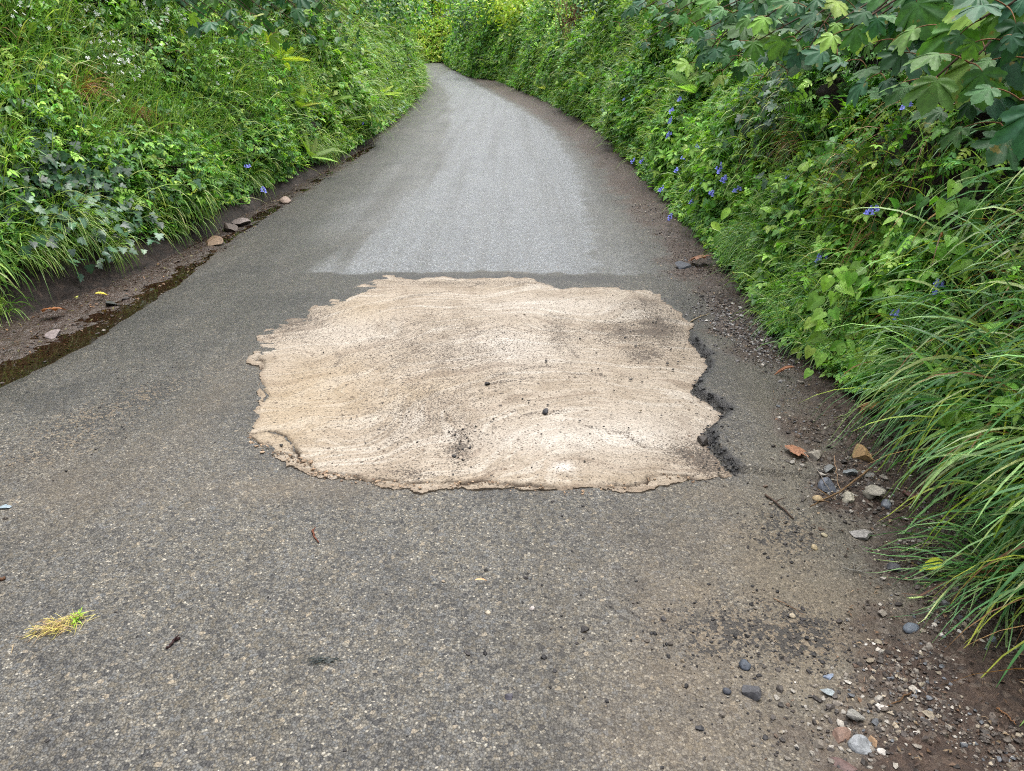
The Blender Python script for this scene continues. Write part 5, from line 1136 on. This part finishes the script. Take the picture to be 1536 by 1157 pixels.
# ------------------------------------------------------------------ shrubs with branches
def sycamore(nm, label, root_p, tips, size, seed, pal='syc', T=SYC, pairs=5, mat=M_BROAD, cat='shrub', face=(-.3, -.5, .75)):
    """branches from a root to each tip, opposite pairs of lobed leaves along them"""
    rng = np.random.default_rng(2700+seed); P = np.asarray(root_p, float); root = empty(nm, P, label, cat); br = Acc(); lf = Acc()
    for tip in tips:
        tip = np.asarray(tip, float)-P; pth = curve(np.zeros(3), tip, rng.uniform(.05, .16), rng.normal(0, .06), 12); V, Fs = tube(pth, np.linspace(.011, .0028, 12), 6); br.add(V, Fs, np.array(S(88, 72, 58)))
        for k in range(pairs):
            f = 1-.62*(k/max(1, pairs-1))**1.1; q = np.array([np.interp(f*11, np.arange(12), pth[:, j]) for j in range(3)]); dr = unit(tip); sd = unit(np.cross(dr, [0, 0, 1.])); s2 = np.cross(sd, dr)
            for sg in (-1, 1):
                az = (k % 2)*1.2+rng.normal(0, .3); pd = unit(dr*.55+(sd*math.cos(az)+s2*math.sin(az))*sg*.9+rng.normal(0, .2, 3)+np.array([0, 0, .05])); pl = size*rng.uniform(.5, .95)
                e = q+pd*pl; V, Fs = tube(curve(q, e, .08, 0, 6), np.linspace(.0022, .0014, 6), 4); br.add(V, Fs, np.array(S(134, 98, 66)))
                nn = unit(np.array(face)+rng.normal(0, .34, 3)); d = pd*.55+np.array([-.25, -.2, -.55])*(1 if P[0] > 0 else 1)+rng.normal(0, .25, 3); d = unit(d-(d@nn)*nn); X, Y, Z = frames(d[None], nn[None]); L_ = size*rng.uniform(.45, 1.25)*(1.0 if k else .75)
                Vv, Ff, C = inst(T, e[None], X, Y, Z, np.array([[L_, L_, L_*rng.uniform(.6, 2.4)]]), pick('young' if rng.uniform() < .07 else pal, 1, rng, .13)); lf.add(Vv, Ff, C)
    br.build('branch', M_BARK, root); lf.build('leaves', mat, root); return root
def bp(side, y, s): return bank_xyz(side, np.array([y]), np.array([S0+s]))[0]
# near right: big leaves hanging into the picture's upper right corner
sycamore('sycamore_shrub', 'sycamore branches with large blue-green leaves in the upper right corner', bp(1, 2.7, 1.9), [px_world(1400, 120, 2.3), px_world(1455, 95, 2.15), px_world(1500, 60, 2.1), px_world(1470, 30, 2.2), px_world(1530, 150, 2.0), px_world(1420, 40, 2.5), px_world(1390, 90, 2.5), px_world(1510, 10, 2.2), px_world(1500, 185, 2.25), px_world(1450, 150, 2.35), px_world(1550, 90, 2.1), px_world(1480, 120, 2.4)], .104, 1, pairs=5)
sycamore('sycamore_shrub', 'sycamore shoot with bright green leaves left of the large corner leaves', bp(1, 3.4, 2.1), [px_world(1275, 45, 2.8), px_world(1310, 20, 2.9), px_world(1345, 60, 2.9), px_world(1320, 110, 2.9), px_world(1290, 90, 3.1), px_world(1370, 20, 3.), px_world(1360, 130, 2.9), px_world(1255, 70, 3.1)], .102, 2, pairs=4)
sycamore('sycamore_shrub', 'sycamore branch with layered leaves above the white bell flowers', bp(1, 4.6, 2.1), [px_world(1150, 25, 4.0), px_world(1190, 55, 4.0), px_world(1215, 15, 3.8), px_world(1165, 80, 4.1), px_world(1245, 40, 3.7), px_world(1130, 65, 4.2), px_world(1180, 105, 4.2), px_world(1215, 70, 3.9), px_world(1145, 115, 4.4)], .10, 3, pairs=6)
sycamore('sycamore_shrub', 'darker sycamore branch hanging over the column of bluebells', bp(1, 5.8, 2.0), [px_world(1040, 35, 4.9), px_world(1080, 60, 4.9), px_world(1100, 20, 4.8), px_world(1060, 8, 5.), px_world(1115, 85, 4.8), px_world(1020, 15, 5.2), px_world(1050, 95, 5.0), px_world(1085, 105, 5.), px_world(1030, 60, 5.2)], .10, 4, pairs=6)
sycamore('sycamore_shrub', 'smaller-leaved sycamore at the top of the bank before the far ferns', bp(1, 7.4, 2.2), [px_world(950, 15, 6.4), px_world(985, 40, 6.3), px_world(1000, 5, 6.2), px_world(970, 60, 6.5), px_world(930, 35, 6.8)], .088, 5, pairs=5)
# left: overhanging hazel-like branches along the top of the bank
for i, (y, u0, lb) in enumerate([(6.6, 330, 'overhanging leafy branch with one bright leaf at the top of the left bank'), (7.6, 375, 'dark leaved branch above the green hollow of the left bank'), (8.8, 425, 'hazel branch with yellowing tips hanging from the left bank'), (10.4, 475, 'dense branch drooping above the ivy curtain'), (12.5, 520, 'far hazel branch over the ferns on the left')]):
    tips = [px_world(u0+du, v, y+dy) for du, v, dy in ((-35, 8, .1), (-8, 34, -.1), (18, 14, .1), (34, 50, 0), (5, 58, .1), (45, 20, .3), (-20, -20, .2), (22, -18, .1))]
    sycamore('hazel_shrub', lb, bp(-1, y+.5, 2.6), tips, .105+.008*i, 20+i, 'dark' if i % 2 else 'syc', SYC if i < 3 else ROUND, 5, M_LEAF)

def crown_cloud(acc, ctr, rad, n, size, pal, rng, clumps=16, T=DIAM, lime=.1):
    u = unit(rng.normal(0, 1, (clumps, 3)))*rng.uniform(.35, 1, (clumps, 1))**.5*np.asarray(rad); k = rng.integers(0, clumps, n); cs = rng.uniform(.22, .42, clumps)
    P = u[k]+rng.normal(0, 1, (n, 3))*(np.mean(rad)*cs[k])[:, None]*np.array([1, 1, .7]); P = P+np.asarray(ctr)
    nn = unit(unit(P-np.asarray(ctr))*.5+np.array([0, 0, .8])+rng.normal(0, .5, (n, 3))); d = rng.normal(0, 1, (n, 3))+np.array([0, 0, -.5]); d = d-(d*nn).sum(1, keepdims=True)*nn; X, Y, Z = frames(d, nn)
    c = pick(pal, n, rng)*np.exp(rng.normal(0, .14, (clumps, 1)))[k]; w = rng.uniform(0, 1, n) < lime; c[w] = pick('lime', int(w.sum()), rng)
    V, Fs, C = inst(T, P, X, Y, Z, size*rng.uniform(.6, 1.3, n), c); acc.add(V, Fs, C); return u
def shrub(nm, label, P, rad, n, size, pal, seed, group=None, lime=.1, bare=False, T=DIAM):
    rng = np.random.default_rng(3100+seed); P = np.asarray(P, float); root = empty(nm, P, label, 'shrub', group); st = Acc(); lf = Acc(); ctr = np.array([0, 0, rad[2]*.75])
    if bare:
        for k in range(170):
            e = ctr+unit(rng.normal(0, 1, 3))*np.asarray(rad)*rng.uniform(.5, 1.1)+np.array([0, 0, rng.uniform(0, .4)]); V, Fs = tube(curve(rng.normal(0, .3, 3)*np.asarray(rad), e, 0, rng.normal(0, .08), 6), np.linspace(.010, .004, 6), 4); st.add(V, Fs, np.array(S(150, 118, 92))*rng.uniform(.7, 1.3))
    u = crown_cloud(lf, ctr, rad, n, size, pal, rng, 14, T, lime)
    for q in u[:9]: V, Fs = tube(curve(np.array([0, 0, -.1]), ctr+q*.9, .05, rng.normal(0, .08), 7), np.linspace(.03, .006, 7), 5); st.add(V, Fs, np.array(S(92, 76, 60)))
    st.build('stem', M_BARK, root); lf.build('crown', M_LEAF, root)
RS = [(9.2, 2.6, (.6, .9, .55), 2600, .075, 'syc', 'leafy shrub on the right bank top above the ferns'), (11.5, 2.5, (.7, 1.1, .6), 2800, .08, 'dark', 'dark shrub on the right bank top left of the sycamores'), (14, 2.7, (.8, 1.2, .7), 2800, .09, 'cover', 'bright green shrub next to the dark one on the right bank'), (17.5, 2.5, (.8, 1.4, .7), 2600, .1, 'syc', 'rounded shrub on the right bank beside the brown bare bush'), (27, 2.6, (.8, 2.0, .8), 2600, .13, 'blue', 'blue-green shrub behind the brown bare bush'), (32, 2.6, (.9, 2.2, .8), 2600, .15, 'lime', 'pale lime shrub on the far right bank'), (38, 2.6, (.9, 2.6, .9), 2600, .17, 'cover', 'far green shrub on the right where the road bends'), (45, 2.6, (1.0, 3., 1.1), 2600, .19, 'dark', 'dark upright shrub at the far right of the bend'), (53, 2.6, (1.0, 3., 1.1), 2400, .21, 'cover', 'farthest shrub on the right bank by the bend')]
for i, (y, s, rad, n, sz, pal, lb) in enumerate(RS): shrub('hedge_shrub', lb, bp(1, y, s), rad, n, sz, pal, i, 'shrubs on top of the banks')
shrub('bare_shrub', 'brown twiggy bush with few leaves on the right bank', bp(1, 22, 1.75), (.55, 2.0, .75), 900, .07, 'cover', 40, None, .2, True)
LS = [(14.8, 2.6, (.7, 1.2, .7), 2800, .095, 'dark', 'dark leafy shrub drooping from the left bank top'), (18, 2.4, (.8, 1.4, .8), 2800, .11, 'syc', 'overhanging shrub on the left bank above the last ferns'), (22, 2.4, (.9, 1.7, .9), 2800, .12, 'dark', 'shaded shrub with trailing leaves on the left bank'), (27, 2.2, (.8, 2.0, .9), 2600, .13, 'cover', 'shrub at the inside of the bend on the left'), (33, 2.5, (.9, 2.2, .8), 2000, .16, 'syc', 'hidden shrub behind the bend on the left'), (41, 2.5, (1.0, 2.6, .8), 2000, .19, 'lime', 'pale shrub behind the bend on the left')]
for i, (y, s, rad, n, sz, pal, lb) in enumerate(LS): shrub('hedge_shrub', lb, bp(-1, y, s), rad, n, sz, pal, 60+i, 'shrubs on top of the banks')

def tree(label, base, h, cr, n, size, pal, seed, lean=(0, 0), lime=.3):
    rng = np.random.default_rng(3500+seed); base = np.asarray(base, float); root = empty('tree', base, label, 'tree', 'trees at the bend'); tr = Acc(); lf = Acc(); top = np.array([lean[0], lean[1], h*.72]); pth = curve(np.zeros(3)-np.array([0, 0, .2]), top, 0, .04, 10); V, Fs = tube(pth, np.linspace(.14, .04, 10), 8); c = np.array(S(122, 108, 92)); tr.add(V, Fs, c)
    ctr = np.array([lean[0], lean[1], h*.70]); u = crown_cloud(lf, ctr, cr, n, size, pal, rng, 26, DIAM, lime)
    for q in u[:16]:
        p0 = pth[rng.integers(4, 9)]; V, Fs = tube(curve(p0, ctr+q*.9, .06, rng.normal(0, .1), 8), np.linspace(.05, .012, 8), 5); tr.add(V, Fs, c)
    tr.build('trunk', M_BARK, root); lf.build('crown', M_THIN, root)
tree('yellow-green tree straight behind the end of the road', (-8.2, 67.5, 1.6), 6.5, (2.2, 1.6, 2.0), 2800, .24, 'sun', 1)
tree('green tree right of the yellow one behind the bend', (-4.6, 68.5, 2.4), 7, (2.2, 1.6, 2.0), 2600, .25, 'sun', 2)
tree('golden pale tree left of the yellow one behind the bend', (-11.5, 68.0, 2.0), 7, (2.2, 1.6, 2.0), 2600, .25, 'sun', 3)
tree('tree on the left bank arching its leaves over the far road', (-7.4, 40, 2.6), 4.6, (2.0, 2.6, 1.0), 3600, .16, 'sun', 4, (2.0, -1.5), .45)
tree('backmost tree rising over the trees behind the bend', (-9.5, 74, 3), 7, (4.2, 3, 2.6), 3600, .30, 'sun', 6)

tree('small light green tree closing the gap above the end of the road', (-6.4, 68.6, 1.6), 5.2, (2.0, 1.4, 2.2), 3400, .22, 'sun', 7)
tree('slim pale tree between the road end and the right bank', (-3.4, 66.8, 1.6), 4.8, (1.8, 1.4, 1.8), 2400, .2, 'sun', 8)
# ------------------------------------------------------------------ light
w = bpy.data.worlds.new("World"); SC.world = w; w.use_nodes = True; nt = w.node_tree; nt.nodes.clear()
sky = nt.nodes.new('ShaderNodeTexSky'); sky.sky_type = 'NISHITA'; sky.sun_disc = False
EL, AZ = math.radians(76), math.radians(40)       # sun high over the right-hand bank
sky.sun_elevation = EL; sky.sun_rotation = AZ; sky.air_density = 1.; sky.dust_density = 7.; sky.ozone_density = 1.
hs = nt.nodes.new('ShaderNodeHueSaturation'); hs.inputs['Saturation'].default_value = .3
bg = nt.nodes.new('ShaderNodeBackground'); bg.inputs['Strength'].default_value = .15; ow = nt.nodes.new('ShaderNodeOutputWorld')
nt.links.new(sky.outputs[0], hs.inputs['Color']); nt.links.new(hs.outputs[0], bg.inputs[0]); nt.links.new(bg.outputs[0], ow.inputs[0])
sl = bpy.data.lights.new('sun', 'SUN'); sl.energy = 1.0; sl.angle = math.radians(70); sl.color = (1, .975, .94)
so = bpy.data.objects.new('sun', sl); COL.objects.link(so)
sd_ = Vector((math.sin(AZ)*math.cos(EL), math.cos(AZ)*math.cos(EL), math.sin(EL))); so.rotation_euler = sd_.to_track_quat('Z', 'Y').to_euler()
SC.view_settings.view_transform = 'Standard'; SC.view_settings.look = 'None'; SC.view_settings.exposure = 1.35; SC.view_settings.gamma = 1
SC.render.engine = 'CYCLES'; SC.cycles.max_bounces = 6; SC.cycles.diffuse_bounces = 4; SC.cycles.glossy_bounces = 2; SC.cycles.transmission_bounces = 4; SC.cycles.transparent_max_bounces = 4
SC.cycles.filter_width = 1.1; SC.cycles.use_denoising = False; SC.cycles.caustics_reflective = False; SC.cycles.caustics_refractive = False
